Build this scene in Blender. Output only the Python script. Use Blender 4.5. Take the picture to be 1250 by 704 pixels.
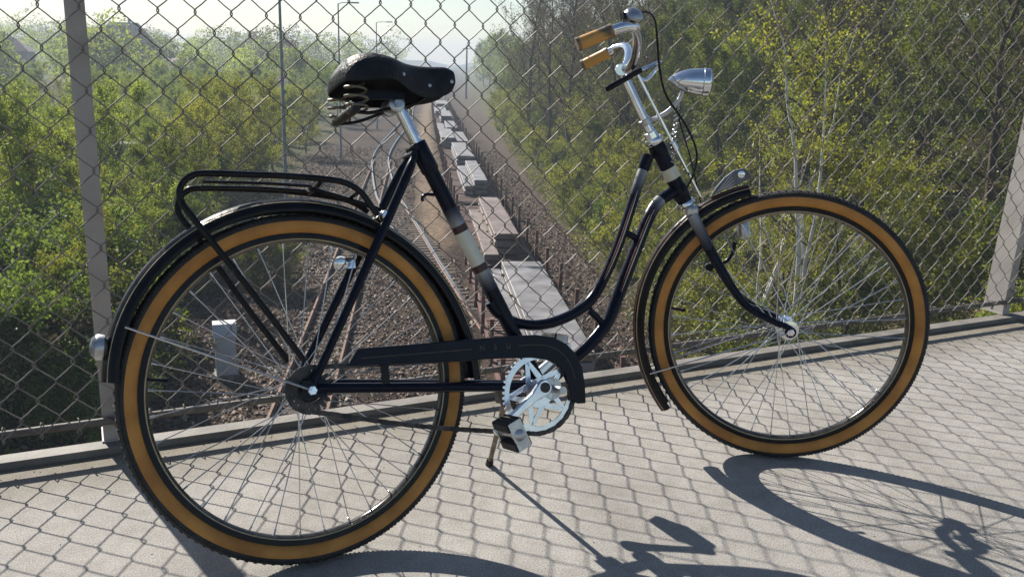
import bpy, math, random
import numpy as np
from mathutils import Matrix, Vector

for o in list(bpy.data.objects):
    bpy.data.objects.remove(o)
SC = bpy.context.scene
COL = SC.collection
R = math.radians

# ------------------------------------------------------------------ camera
F_PX, PITCH, ROLL, CAM_H = 1080.0, 0.25107, 0.03, 0.9636
CXP, CYP = 625.0, 352.0
_fw = np.array([0, math.cos(PITCH), -math.sin(PITCH)])
_up = np.array([0, math.sin(PITCH), math.cos(PITCH)])
_rt = np.array([1.0, 0, 0])
CR = math.cos(ROLL) * _rt + math.sin(ROLL) * _up
CU = -math.sin(ROLL) * _rt + math.cos(ROLL) * _up
CF = _fw
CPOS = np.array([0, 0, CAM_H])
cam = bpy.data.cameras.new("camera")
cam.sensor_width = 36
cam.lens = F_PX / 1250 * 36
cam.clip_start = 0.05
cam.clip_end = 5000
camo = bpy.data.objects.new("camera", cam)
COL.objects.link(camo)
camo.matrix_world = Matrix(((CR[0], CU[0], -CF[0], 0), (CR[1], CU[1], -CF[1], 0), (CR[2], CU[2], -CF[2], CAM_H), (0, 0, 0, 1)))
SC.camera = camo

# ------------------------------------------------------------------ light
SUN_AZ, SUN_EL = R(-39.0), R(34.5)
S_DIR = np.array([math.sin(SUN_AZ) * math.cos(SUN_EL), math.cos(SUN_AZ) * math.cos(SUN_EL), math.sin(SUN_EL)])
world = bpy.data.worlds.new("World")
SC.world = world
world.use_nodes = True
wn = world.node_tree
sky = wn.nodes.new("ShaderNodeTexSky")
sky.sky_type = 'NISHITA'
sky.sun_disc = False
sky.sun_elevation = SUN_EL
sky.sun_rotation = SUN_AZ
sky.air_density = 1.0
sky.dust_density = 0.5
sky.ozone_density = 1.4
wn.links.new(sky.outputs[0], wn.nodes["Background"].inputs[0])
wn.nodes["Background"].inputs[1].default_value = 0.058
sl = bpy.data.lights.new("sun", 'SUN')
sl.energy = 5.0
sl.angle = R(0.5)
sl.color = (1.0, 0.94, 0.85)
slo = bpy.data.objects.new("sun", sl)
COL.objects.link(slo)
slo.rotation_euler = Vector(tuple(S_DIR)).to_track_quat('Z', 'Y').to_euler()
slo.location = (-20, 30, 30)
SC.view_settings.view_transform = 'Standard'
SC.view_settings.look = 'None'
SC.view_settings.gamma = 1
SC.view_settings.use_curve_mapping = False
SC.view_settings.exposure = 0.95
SC.cycles.max_bounces = 8
SC.cycles.diffuse_bounces = 3
SC.cycles.transmission_bounces = 4
SC.cycles.volume_bounces = 0
SC.cycles.transparent_max_bounces = 8

# ------------------------------------------------------------------ pixel helpers
def ray(px, py):
    d = (px - CXP) / F_PX * CR - (py - CYP) / F_PX * CU + CF
    return d
def on_z(px, py, z=0.0):
    d = ray(px, py)
    return CPOS + d * ((z - CAM_H) / d[2])
def on_plane(px, py, P, N):
    d = ray(px, py)
    return CPOS + d * (((P - CPOS) @ N) / (d @ N))

# ------------------------------------------------------------------ materials
def mat(name, base, rough=0.6, metal=0.0, coat=0.0, var=0.0, scale=30.0, bump=0.0, bscale=None, base2=None, spec=0.5, detail=4.0, coord='Object', ramp=(0.35, 0.65)):
    m = bpy.data.materials.new(name)
    m.use_nodes = True
    nt = m.node_tree
    b = nt.nodes["Principled BSDF"]
    b.inputs["Roughness"].default_value = rough
    b.inputs["Metallic"].default_value = metal
    b.inputs["Coat Weight"].default_value = coat
    b.inputs["Coat Roughness"].default_value = 0.06
    b.inputs["Specular IOR Level"].default_value = spec
    b.inputs["Base Color"].default_value = (*base, 1)
    if var > 0 or base2 is not None or bump > 0:
        tc = nt.nodes.new("ShaderNodeTexCoord")
        nz = nt.nodes.new("ShaderNodeTexNoise")
        nz.inputs["Scale"].default_value = scale
        nz.inputs["Detail"].default_value = detail
        nt.links.new(tc.outputs[coord], nz.inputs["Vector"])
        if var > 0 or base2 is not None:
            rp = nt.nodes.new("ShaderNodeValToRGB")
            rp.color_ramp.elements[0].position = ramp[0]
            rp.color_ramp.elements[1].position = ramp[1]
            b2 = base2 if base2 is not None else tuple(min(1, c * (1 + var)) for c in base)
            b1 = base if base2 is not None else tuple(c * (1 - var) for c in base)
            rp.color_ramp.elements[0].color = (*b1, 1)
            rp.color_ramp.elements[1].color = (*b2, 1)
            nt.links.new(nz.outputs["Fac"], rp.inputs[0])
            nt.links.new(rp.outputs[0], b.inputs["Base Color"])
        if bump > 0:
            nb = nz
            if bscale:
                nb = nt.nodes.new("ShaderNodeTexNoise")
                nb.inputs["Scale"].default_value = bscale
                nb.inputs["Detail"].default_value = 5
                nt.links.new(tc.outputs[coord], nb.inputs["Vector"])
            bp = nt.nodes.new("ShaderNodeBump")
            bp.inputs["Strength"].default_value = bump
            bp.inputs["Distance"].default_value = 0.01
            nt.links.new(nb.outputs["Fac"], bp.inputs["Height"])
            nt.links.new(bp.outputs[0], b.inputs["Normal"])
    return m

def leaf_mat(name, ca, cb, trans=0.52):
    m = bpy.data.materials.new(name)
    m.use_nodes = True
    nt = m.node_tree
    nt.nodes.remove(nt.nodes["Principled BSDF"])
    out = nt.nodes["Material Output"]
    at = nt.nodes.new("ShaderNodeAttribute")
    at.attribute_name = "tint"
    oi = nt.nodes.new("ShaderNodeObjectInfo")
    add = nt.nodes.new("ShaderNodeMath"); add.operation = 'MULTIPLY_ADD'
    add.inputs[1].default_value = 0.35
    nt.links.new(oi.outputs["Random"], add.inputs[0])
    mul = nt.nodes.new("ShaderNodeMath"); mul.operation = 'MULTIPLY'; mul.inputs[1].default_value = 0.65
    nt.links.new(at.outputs["Fac"], mul.inputs[0])
    nt.links.new(mul.outputs[0], add.inputs[2])
    mx = nt.nodes.new("ShaderNodeValToRGB")
    mx.color_ramp.elements[0].color = (*ca, 1)
    mx.color_ramp.elements[1].color = (*cb, 1)
    nt.links.new(add.outputs[0], mx.inputs[0])
    df = nt.nodes.new("ShaderNodeBsdfDiffuse")
    tr = nt.nodes.new("ShaderNodeBsdfTranslucent")
    gl = nt.nodes.new("ShaderNodeBsdfGlossy"); gl.inputs["Roughness"].default_value = 0.5
    gl.inputs["Color"].default_value = (1, 1, 1, 1)
    nt.links.new(mx.outputs[0], df.inputs[0]); nt.links.new(mx.outputs[0], tr.inputs[0])
    ms = nt.nodes.new("ShaderNodeMixShader"); ms.inputs[0].default_value = trans
    nt.links.new(df.outputs[0], ms.inputs[1]); nt.links.new(tr.outputs[0], ms.inputs[2])
    m2 = nt.nodes.new("ShaderNodeMixShader"); m2.inputs[0].default_value = 0.02
    nt.links.new(ms.outputs[0], m2.inputs[1]); nt.links.new(gl.outputs[0], m2.inputs[2])
    nt.links.new(m2.outputs[0], out.inputs["Surface"])
    return m

M = {}
M['navy'] = mat("navy_enamel", (0.004, 0.005, 0.012), 0.22, 0.0, 0.0, base2=(0.006, 0.008, 0.018), scale=9, bump=0.04, bscale=60, spec=0.16)
M['black'] = mat("black_enamel", (0.007, 0.007, 0.010), 0.26, 0.0, 0.0, base2=(0.012, 0.011, 0.012), scale=14, bump=0.05, bscale=80, spec=0.18)
M['chrome'] = mat("chrome", (0.62, 0.64, 0.67), 0.13, 1.0, base2=(0.78, 0.80, 0.83), scale=25, bump=0.03, bscale=120)
M['rimdark'] = mat("dark_chromed_rim", (0.05, 0.048, 0.046), 0.16, 0.7, base2=(0.09, 0.085, 0.08), scale=20)
M['steel'] = mat("dull_steel", (0.36, 0.36, 0.37), 0.34, 0.9, base2=(0.52, 0.52, 0.53), scale=60)
M['spoke'] = mat("spoke_steel", (0.55, 0.55, 0.56), 0.25, 1.0, var=0.1, scale=40)
M['alu'] = mat("polished_aluminium", (0.58, 0.62, 0.70), 0.24, 1.0, base2=(0.72, 0.75, 0.80), scale=35)
M['rubber'] = mat("tyre_rubber", (0.012, 0.012, 0.013), 0.75, base2=(0.026, 0.025, 0.024), scale=40, bump=0.2, bscale=300)
M['tan'] = mat("tan_sidewall", (0.31, 0.125, 0.022), 0.65, base2=(0.50, 0.225, 0.045), scale=16, detail=8, ramp=(0.28, 0.62), bump=0.08, bscale=400)
M['leather'] = mat("black_leather", (0.008, 0.009, 0.012), 0.5, base2=(0.020, 0.021, 0.025), scale=22, bump=0.35, bscale=180, spec=0.18)
M['cream'] = mat("cream_enamel", (0.52, 0.49, 0.38), 0.35, 0, 0.5, base2=(0.62, 0.59, 0.48), scale=18)
M['oxblood'] = mat("oxblood_band", (0.05, 0.012, 0.010), 0.4, var=0.2, scale=30)
M['fade'] = mat("silver_fade_paint", (0.20, 0.20, 0.20), 0.35, 0.5, 0.4, base2=(0.34, 0.33, 0.31), scale=22)
M['letter'] = mat("faded_letters", (0.075, 0.07, 0.07), 0.5, var=0.2, scale=60)
M['line'] = mat("faint_line", (0.10, 0.08, 0.055), 0.5, var=0.2, scale=60)
M['ornament'] = mat("blue_grey_ornament", (0.07, 0.078, 0.10), 0.35, 0.5, base2=(0.12, 0.13, 0.16), scale=40)
M['gold'] = mat("gold_line", (0.36, 0.29, 0.17), 0.4, 0.2, var=0.2, scale=50)
M['redline'] = mat("red_line", (0.17, 0.035, 0.025), 0.4, var=0.2, scale=50)
M['amber'] = mat("amber_grip", (0.09, 0.07, 0.05), 0.42, base2=(0.50, 0.25, 0.055), scale=16, ramp=(0.36, 0.44))
M['gripworn'] = mat("worn_grip_end", (0.05, 0.045, 0.04), 0.6, base2=(0.20, 0.14, 0.08), scale=60)
M['stand'] = mat("tarnished_steel", (0.10, 0.085, 0.065), 0.45, 0.7, base2=(0.24, 0.21, 0.17), scale=40)
M['glass'] = mat("lamp_glass", (0.20, 0.205, 0.22), 0.15, 0.4, 0.2, var=0.06, scale=90)
M['redlens'] = mat("red_lens", (0.25, 0.015, 0.012), 0.2, 0, 0.5, var=0.1, scale=60)
M['hubdark'] = mat("greasy_hub", (0.02, 0.02, 0.022), 0.5, 0.4, base2=(0.07, 0.06, 0.055), scale=50)
M['wire'] = mat("galvanised_wire", (0.15, 0.135, 0.12), 0.6, 0.3, base2=(0.24, 0.22, 0.20), scale=25)
M['post'] = mat("post_steel", (0.28, 0.256, 0.235), 0.6, 0.0, base2=(0.37, 0.345, 0.32), scale=7, bump=0.1, bscale=120)
M['rail_tube'] = mat("weathered_tube", (0.085, 0.074, 0.064), 0.7, 0.0, base2=(0.15, 0.135, 0.12), scale=20, bump=0.15, bscale=150)
M['plate'] = mat("edge_plate_steel", (0.13, 0.118, 0.105), 0.75, 0.0, base2=(0.20, 0.185, 0.165), scale=10, bump=0.15, bscale=90)
M['sleeper'] = mat("old_timber_sleeper", (0.040, 0.031, 0.025), 0.95, base2=(0.075, 0.060, 0.049), scale=3, bump=0.3, bscale=30)
M['rust'] = mat("rusty_rail", (0.12, 0.056, 0.035), 0.8, 0.0, base2=(0.20, 0.105, 0.07), scale=6)
M['railshine'] = mat("shiny_rail", (0.55, 0.55, 0.55), 0.22, 1.0, var=0.1, scale=3)
M['wagon'] = mat("red_oxide_wagon", (0.065, 0.022, 0.017), 0.75, 0.0, base2=(0.13, 0.052, 0.040), scale=2.5, bump=0.2, bscale=20)
M['wagondark'] = mat("dark_underframe", (0.030, 0.024, 0.022), 0.8, base2=(0.065, 0.05, 0.045), scale=3)
M['board'] = mat("red_brown_boards", (0.060, 0.028, 0.021), 0.85, base2=(0.12, 0.064, 0.050), scale=2.2, bump=0.3, bscale=25)
M['slab'] = mat("mill_scale_steel", (0.11, 0.105, 0.105), 0.55, 0.15, base2=(0.235, 0.225, 0.228), scale=1.3, bump=0.1, bscale=12, detail=7)
M['slabrust'] = mat("slab_light_rust", (0.105, 0.072, 0.060), 0.6, 0.1, base2=(0.20, 0.160, 0.145), scale=1.1, detail=7)
M['timber'] = mat("pale_timber", (0.40, 0.29, 0.19), 0.8, var=0.2, scale=6)
M['bark'] = mat("bark", (0.050, 0.040, 0.030), 0.9, base2=(0.095, 0.075, 0.055), scale=4, bump=0.4, bscale=20, spec=0.1)
M['birch'] = mat("birch_bark", (0.06, 0.055, 0.05), 0.8, base2=(0.66, 0.64, 0.60), scale=4, ramp=(0.32, 0.39))
M['pole'] = mat("galvanised_pole", (0.22, 0.235, 0.25), 0.5, 0.4, var=0.15, scale=3)
M['woodpole'] = mat("tarred_pole", (0.05, 0.042, 0.036), 0.8, var=0.25, scale=3)
M['cabinet'] = mat("grey_cabinet", (0.36, 0.38, 0.40), 0.5, base2=(0.46, 0.48, 0.50), scale=3)
M['roof'] = mat("roof_tiles", (0.10, 0.07, 0.06), 0.8, base2=(0.16, 0.11, 0.09), scale=2)
M['plaster'] = mat("plaster", (0.42, 0.40, 0.37), 0.8, var=0.1, scale=1)
M['pane'] = mat("window_pane", (0.05, 0.06, 0.07), 0.1, var=0.1, scale=1)
M['leafA'] = leaf_mat("leaf_spring", (0.14, 0.195, 0.018), (0.38, 0.43, 0.062))
M['leafB'] = leaf_mat("leaf_olive", (0.062, 0.092, 0.009), (0.235, 0.255, 0.032))
M['leafC'] = leaf_mat("leaf_yellow", (0.15, 0.170, 0.013), (0.38, 0.375, 0.040))
M['leafD'] = leaf_mat("leaf_dark", (0.055, 0.090, 0.010), (0.20, 0.27, 0.040))
M['bud'] = leaf_mat("brown_buds", (0.10, 0.075, 0.040), (0.17, 0.14, 0.070), 0.25)
M['blossom'] = leaf_mat("pale_blossom", (0.35, 0.31, 0.27), (0.60, 0.56, 0.50), 0.35)
M['dry'] = leaf_mat("dry_brush", (0.10, 0.075, 0.045), (0.22, 0.175, 0.10), 0.2)

# ------------------------------------------------------------------ mesh helpers
class MB:
    def __init__(self):
        self.v = []; self.f = []; self.mi = []; self.cur = 0
    def add(self, vs, fs):
        o = len(self.v)
        self.v += [tuple(map(float, p)) for p in vs]
        self.f += [tuple(o + i for i in f) for f in fs]
        self.mi += [self.cur] * len(fs)
        return self
    def box(self, c, d, B=None):
        c = np.asarray(c, float); h = np.asarray(d, float) / 2
        B = np.eye(3) if B is None else np.asarray(B)
        vs = [c + B @ (h * np.array(s)) for s in ((-1,-1,-1),(1,-1,-1),(1,1,-1),(-1,1,-1),(-1,-1,1),(1,-1,1),(1,1,1),(-1,1,1))]
        return self.add(vs, [(0,3,2,1),(4,5,6,7),(0,1,5,4),(1,2,6,5),(2,3,7,6),(3,0,4,7)])
    def tube(self, pts, rad, n=10, closed=False, caps=True, flat=None):
        P = np.asarray(pts, float); k = len(P)
        rad = np.full(k, rad, float) if np.isscalar(rad) else np.asarray(rad, float)
        T = np.zeros_like(P)
        if closed:
            T = np.roll(P, -1, 0) - np.roll(P, 1, 0)
        else:
            T[1:-1] = P[2:] - P[:-2]; T[0] = P[1] - P[0]; T[-1] = P[-1] - P[-2]
        T /= np.linalg.norm(T, axis=1)[:, None] + 1e-12
        ref = np.array([0, 0, 1.0]) if abs(T[0][2]) < 0.9 else np.array([1.0, 0, 0])
        a = np.cross(T[0], ref); a /= np.linalg.norm(a)
        ang = np.arange(n) * 2 * math.pi / n
        vs = []
        for i in range(k):
            a = a - T[i] * (a @ T[i]); a /= np.linalg.norm(a)
            b = np.cross(T[i], a)
            for t in ang:
                vs.append(P[i] + rad[i] * (math.cos(t) * a + math.sin(t) * b))
        fs = []
        for i in range(k if closed else k - 1):
            j = (i + 1) % k
            for q in range(n):
                r_ = (q + 1) % n
                fs.append((i*n+q, i*n+r_, j*n+r_, j*n+q))
        if caps and not closed:
            fs.append(tuple(range(n))[::-1]); fs.append(tuple((k-1)*n + q for q in range(n)))
        return self.add(vs, fs)
    def lathe(self, prof, org, axis, n=24):
        """prof: (dist along axis, radius)"""
        org = np.asarray(org, float); ax = np.asarray(axis, float); ax = ax / np.linalg.norm(ax)
        ref = np.array([0, 0, 1.0]) if abs(ax[2]) < 0.9 else np.array([1.0, 0, 0])
        a = np.cross(ax, ref); a /= np.linalg.norm(a); b = np.cross(ax, a)
        vs = []
        for h, r_ in prof:
            for q in range(n):
                t = q * 2 * math.pi / n
                vs.append(org + ax * h + r_ * (math.cos(t) * a + math.sin(t) * b))
        fs = []
        for i in range(len(prof) - 1):
            for q in range(n):
                r_ = (q + 1) % n
                fs.append((i*n+q, i*n+r_, (i+1)*n+r_, (i+1)*n+q))
        fs.append(tuple(range(n))[::-1]); fs.append(tuple((len(prof)-1)*n + q for q in range(n)))
        return self.add(vs, fs)
    def extrude(self, poly, off):
        """poly: 3-D outline; extruded by vector off, both faces triangulated as n-gons"""
        P = np.asarray(poly, float); off = np.asarray(off, float); n = len(P)
        vs = list(P) + list(P + off)
        fs = [tuple(range(n))[::-1], tuple(range(n, 2*n))]
        for i in range(n):
            j = (i + 1) % n
            fs.append((i, j, n + j, n + i))
        return self.add(vs, fs)
    def mesh(self, name, mats, smooth=True):
        me = bpy.data.meshes.new(name)
        me.from_pydata(self.v, [], self.f)
        for m in (mats if isinstance(mats, (list, tuple)) else [mats]):
            me.materials.append(m)
        me.polygons.foreach_set("material_index", self.mi)
        if smooth:
            me.polygons.foreach_set("use_smooth", [True] * len(me.polygons))
            me.set_sharp_from_angle(angle=R(40))
        me.update()
        return me
    def build(self, name, mats, parent=None, smooth=True):
        return link(name, self.mesh(name, mats, smooth), parent)

def link(name, me, parent=None, mw=None):
    o = bpy.data.objects.new(name, me)
    COL.objects.link(o)
    if parent is not None:
        o.parent = parent
    if mw is not None:
        o.matrix_basis = mw
    return o
def tag(o, label=None, cat=None, group=None, kind=None):
    if label: o["label"] = label
    if cat: o["category"] = cat
    if group: o["group"] = group
    if kind: o["kind"] = kind
    return o
def empty(name, mw=None):
    o = bpy.data.objects.new(name, None)
    o.empty_display_size = 0.1
    COL.objects.link(o)
    if mw is not None:
        o.matrix_basis = mw
    return o
def mat4(B, t):
    return Matrix(((B[0][0], B[0][1], B[0][2], t[0]), (B[1][0], B[1][1], B[1][2], t[1]), (B[2][0], B[2][1], B[2][2], t[2]), (0, 0, 0, 1)))
def quadmesh(name, V, Q, mats, tint=None, mi=None, smooth=False):
    me = bpy.data.meshes.new(name)
    V = np.asarray(V, np.float32); Q = np.asarray(Q, np.int32)
    me.vertices.add(len(V)); me.vertices.foreach_set("co", V.ravel())
    me.loops.add(Q.size); me.loops.foreach_set("vertex_index", Q.ravel())
    me.polygons.add(len(Q)); me.polygons.foreach_set("loop_start", np.arange(0, Q.size, Q.shape[1], dtype=np.int32))
    for m in (mats if isinstance(mats, (list, tuple)) else [mats]):
        me.materials.append(m)
    if mi is not None: me.polygons.foreach_set("material_index", np.asarray(mi, np.int32))
    if smooth: me.polygons.foreach_set("use_smooth", np.ones(len(Q), bool))
    if tint is not None:
        a = me.attributes.new("tint", 'FLOAT', 'POINT'); a.data.foreach_set("value", np.asarray(tint, np.float32))
    me.update(calc_edges=True)
    return me
def smooth_path(pts, n=6):
    """Catmull-Rom through the points"""
    P = [np.asarray(p, float) for p in pts]
    P = [2*P[0]-P[1]] + P + [2*P[-1]-P[-2]]
    out = []
    for i in range(1, len(P) - 2):
        for k in range(n):
            t = k / n
            out.append(0.5*((2*P[i]) + (P[i+1]-P[i-1])*t + (2*P[i-1]-5*P[i]+4*P[i+1]-P[i+2])*t*t + (3*P[i]-P[i-1]-3*P[i+1]+P[i+2])*t**3))
    out.append(P[-2])
    return np.array(out)

# ================================================================== BRIDGE DECK AND FENCE
FA, FB = on_z(0, 574), on_z(1250, 390)
FE = (FB - FA) / np.linalg.norm(FB - FA)
FN = np.array([FE[1], -FE[0], 0])            # towards the walkway
def fp(s, t, z): return FA + FE * s + FN * t + np.array([0, 0, z])
FB3 = np.stack([FE, FN, np.array([0, 0, 1.0])], 1)
def fm(s, t, z): return mat4(FB3, fp(s, t, z))

def deck_material():
    m = bpy.data.materials.new("sanded_concrete")
    m.use_nodes = True
    nt = m.node_tree; b = nt.nodes["Principled BSDF"]
    b.inputs["Roughness"].default_value = 0.85
    b.inputs["Specular IOR Level"].default_value = 0.25
    tc = nt.nodes.new("ShaderNodeTexCoord")
    def noise(sc, det, rough=0.6):
        n = nt.nodes.new("ShaderNodeTexNoise"); n.inputs["Scale"].default_value = sc; n.inputs["Detail"].default_value = det
        n.inputs["Roughness"].default_value = rough
        nt.links.new(tc.outputs["Object"], n.inputs["Vector"]); return n
    def ramp(n, p0, c0, p1, c1):
        r_ = nt.nodes.new("ShaderNodeValToRGB")
        r_.color_ramp.elements[0].position = p0; r_.color_ramp.elements[0].color = (*c0, 1)
        r_.color_ramp.elements[1].position = p1; r_.color_ramp.elements[1].color = (*c1, 1)
        nt.links.new(n.outputs[0], r_.inputs[0]); return r_
    def mixc(a, bb, fac, mode='MULTIPLY'):
        x = nt.nodes.new("ShaderNodeMix"); x.data_type = 'RGBA'; x.blend_type = mode
        if isinstance(fac, float): x.inputs["Factor"].default_value = fac
        else: nt.links.new(fac, x.inputs["Factor"])
        nt.links.new(a, x.inputs[6])
        if isinstance(bb, tuple): x.inputs[7].default_value = (*bb, 1)
        else: nt.links.new(bb, x.inputs[7])
        return x.outputs[2]
    big = ramp(noise(2.2, 6), 0.32, (0.228, 0.217, 0.201), 0.68, (0.328, 0.315, 0.296))
    grain = ramp(noise(300, 4, 0.8), 0.34, (0.50, 0.49, 0.48), 0.62, (1.42, 1.41, 1.40))
    mid = ramp(noise(26, 5), 0.30, (0.82, 0.81, 0.79), 0.62, (1.06, 1.06, 1.06))
    c = mixc(big.outputs[0], grain.outputs[0], 1.0)
    c = mixc(c, mid.outputs[0], 0.8)
    # mossy grime strip that gathers along the edge plate
    sep = nt.nodes.new("ShaderNodeSeparateXYZ"); nt.links.new(tc.outputs["Object"], sep.inputs[0])
    wob = noise(9, 4)
    ad = nt.nodes.new("ShaderNodeMath"); ad.operation = 'MULTIPLY_ADD'; ad.inputs[1].default_value = -0.28; 
    nt.links.new(wob.outputs[0], ad.inputs[0]); nt.links.new(sep.outputs[1], ad.inputs[2])
    mr = nt.nodes.new("ShaderNodeMapRange"); mr.inputs["From Min"].default_value = -0.16; mr.inputs["From Max"].default_value = 0.12
    mr.inputs["To Min"].default_value = 0.85; mr.inputs["To Max"].default_value = 0.0
    nt.links.new(ad.outputs[0], mr.inputs[0])
    c = mixc(c, (0.50, 0.45, 0.33), mr.outputs[0])
    # sparse dark specks
    sp = nt.nodes.new("ShaderNodeTexVoronoi"); sp.inputs["Scale"].default_value = 9
    nt.links.new(tc.outputs["Object"], sp.inputs["Vector"])
    sr = nt.nodes.new("ShaderNodeValToRGB"); sr.color_ramp.elements[0].position = 0.022; sr.color_ramp.elements[0].color = (0.25, 0.23, 0.2, 1)
    sr.color_ramp.elements[1].position = 0.035; sr.color_ramp.elements[1].color = (1, 1, 1, 1)
    nt.links.new(sp.outputs["Distance"], sr.inputs[0])
    c = mixc(c, sr.outputs[0], 0.7)
    nt.links.new(c, b.inputs["Base Color"])
    bp = nt.nodes.new("ShaderNodeBump"); bp.inputs["Strength"].default_value = 0.45; bp.inputs["Distance"].default_value = 0.003
    nt.links.new(noise(330, 4).outputs[0], bp.inputs["Height"]); nt.links.new(bp.outputs[0], b.inputs["Normal"])
    return m
dk = MB()
dk.box((0, 2.2, -0.25), (60, 4.4, 0.5))
deck = dk.build("bridge_deck", deck_material(), None, smooth=False)
deck.matrix_basis = fm(0, 0, 0)
tag(deck, "pale sanded concrete walkway of the bridge", "bridge deck", kind="structure")

fence = empty("chain_link_fence", fm(0, 0, 0))
tag(fence, "tall galvanised chain link fence along the bridge edge", "fence")
# everything of the fence is local: x along, y towards the walkway, z up
pl = MB()
pl.box((0.5, -0.024, 0.009), (26, 0.048, 0.018))
pl.box((0.5, -0.054, -0.16), (26, 0.012, 0.32))
pl.build("edge_plate", M['plate'], fence, smooth=False)
RAIL_Z = 0.077
rl = MB(); rl.tube([(-6, -0.027, RAIL_Z), (9, -0.027, RAIL_Z)], 0.0095, 12)
rl.build("bottom_rail", M['rail_tube'], fence)
rl = MB(); rl.tube([(-6, -0.030, 2.03), (9, -0.030, 2.03)], 0.014, 12)
rl.build("top_rail", M['rail_tube'], fence)
pm = MB()
pm.box((0, -0.083, 1.02), (0.042, 0.090, 2.04))
pm.box((0, -0.083, 0.002), (0.050, 0.098, 0.004))
pme = pm.mesh("post", M['post'], smooth=False)
for k in range(-2, 3):
    link("post", pme, fence, Matrix.Translation((0.246 + 3.345 * k, 0.0, 0.0185)) @ Matrix.Rotation(0.07 if k == 1 else 0.0, 4, 'Y'))
for k in (0, 1):
    b_ = MB()
    b_.lathe([(0, 0.007), (0.006, 0.007), (0.006, 0.004), (0.012, 0.004)], (0.246 + 3.345 * k + 0.012, -0.03, 0.118), (0, 1, 0), 10)
    b_.build("bolt", M['steel'], fence)
# the woven wires
DS, DZ, S0, Z0 = 0.0402, 0.0449, 0.134, 1.0069
WR = 0.0016
def wire_mesh(j0):
    pts = []
    lap = 0.0022
    ys = 0.0024
    for j in range(j0, 24):
        left = (j % 2 == 0)
        xb = -lap if left else DS + lap
        sg = 1 if left else -1
        z = j * DZ
        # '/' runs lie in front, '\\' runs behind; short upright twist at every node
        f0, f1 = (-ys, ys) if left else (ys, -ys)
        pts += [(xb + sg * 0.0030, f0, z - 0.0062), (xb + sg * 0.0004, f0 * 0.6, z - 0.0028), (xb, f1 * 0.3, z + 0.0006), (xb + sg * 0.0012, f1, z + 0.0040), (xb + sg * 0.0045, f1, z + 0.0078)]
        pts += [(DS * 0.5 - sg * DS * 0.12, f1 * 1.3, z + DZ * 0.40), (DS * 0.5 + sg * DS * 0.12, f1 * 1.3, z + DZ * 0.60)]
    b = MB(); b.tube(pts[:-2], WR, 6)
    return b.mesh("wire", M['wire'])
wme = {0: wire_mesh(-21), 1: wire_mesh(-22)}
kmin = int((-3.1 - S0) / DS); kmax = int((6.2 - S0) / DS)
rnd = random.Random(4)
for k in range(kmin, kmax + 1):
    odd = k % 2          # a node at (k, j) exists when k + j is even
    z = Z0 + (DZ if odd else 0.0)
    link("wire", wme[odd], fence, Matrix.Translation((S0 + k * DS, -0.0145 + rnd.uniform(-.0006, .0006), z)) @ Matrix.Rotation(rnd.uniform(-.003, .003), 4, 'Y'))
# wire ties that hold the mesh to the bottom rail
tm = MB()
a_ = np.linspace(0, 2 * math.pi, 15)[:-1]
tm.tube([(0.0015 * math.sin(3*t), 0.0135 * math.cos(t), 0.016 * math.sin(t)) for t in a_], 0.0016, 6, closed=True)
tme = tm.mesh("tie", M['wire'])
for i in range(-8, 48):
    x = S0 + (2 * i + 1) * DS
    link("tie", tme, fence, Matrix.Translation((x, -0.0245, RAIL_Z + 0.002)) @ Matrix.Rotation(rnd.uniform(-.25, .25), 4, 'Z'))

# ================================================================== BICYCLE
RT, RB = 0.342, 0.300
BX, BY, PSI, LEAN = -0.360257, 1.551337, 0.486025, 0.261186
PSIF, LEANF = -0.097078, 0.046906
FHUB_W = np.array([0.68678433, 2.11962126, 0.34162383])
def basis(psi, lean):
    u = np.array([math.cos(psi), math.sin(psi), 0]); n0 = np.array([math.sin(psi), -math.cos(psi), 0]); z = np.array([0, 0, 1.0])
    n = math.cos(lean) * n0 + math.sin(lean) * z
    w = math.cos(lean) * z - math.sin(lean) * n0
    return u, n, w
bu, bn, bw = basis(PSI, LEAN)
BM = np.stack([bu, -bn, bw], 1)
BO = np.array([BX, BY, 0.002])
bike = empty("bicycle", mat4(BM, BO))
tag(bike, "vintage dark navy step-through bicycle with tan-walled tyres on its kickstand", "bicycle")
def W2L(P): return BM.T @ (np.asarray(P) - BO)
def BP(px, py, y=0.0):
    """pixel -> bicycle coordinates on the plane parallel to the frame at lateral y (negative: walkway side)"""
    return W2L(on_plane(px, py, BO - bn * y, bn))
fu, fn, fw_ = basis(PSIF, LEANF)
LFT = BM.T @ (-fn)                      # steered lateral axis (to the left) in bicycle coordinates
FHUB = W2L(FHUB_W)
HEADP = BP(800, 175); HEADB = BP(836, 246)
def SP(px, py, lat=0.0, ref=None):
    """pixel -> point on the plane normal to the steered lateral axis"""
    ref = FHUB if ref is None else ref
    d = BM.T @ ray(px, py); c = BM.T @ (CPOS - BO)
    P = ref + LFT * lat
    return c + d * (((P - c) @ LFT) / (d @ LFT))
def part(name, b, m, parent=bike, smooth=True): return b.build(name, m, parent, smooth)

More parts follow.
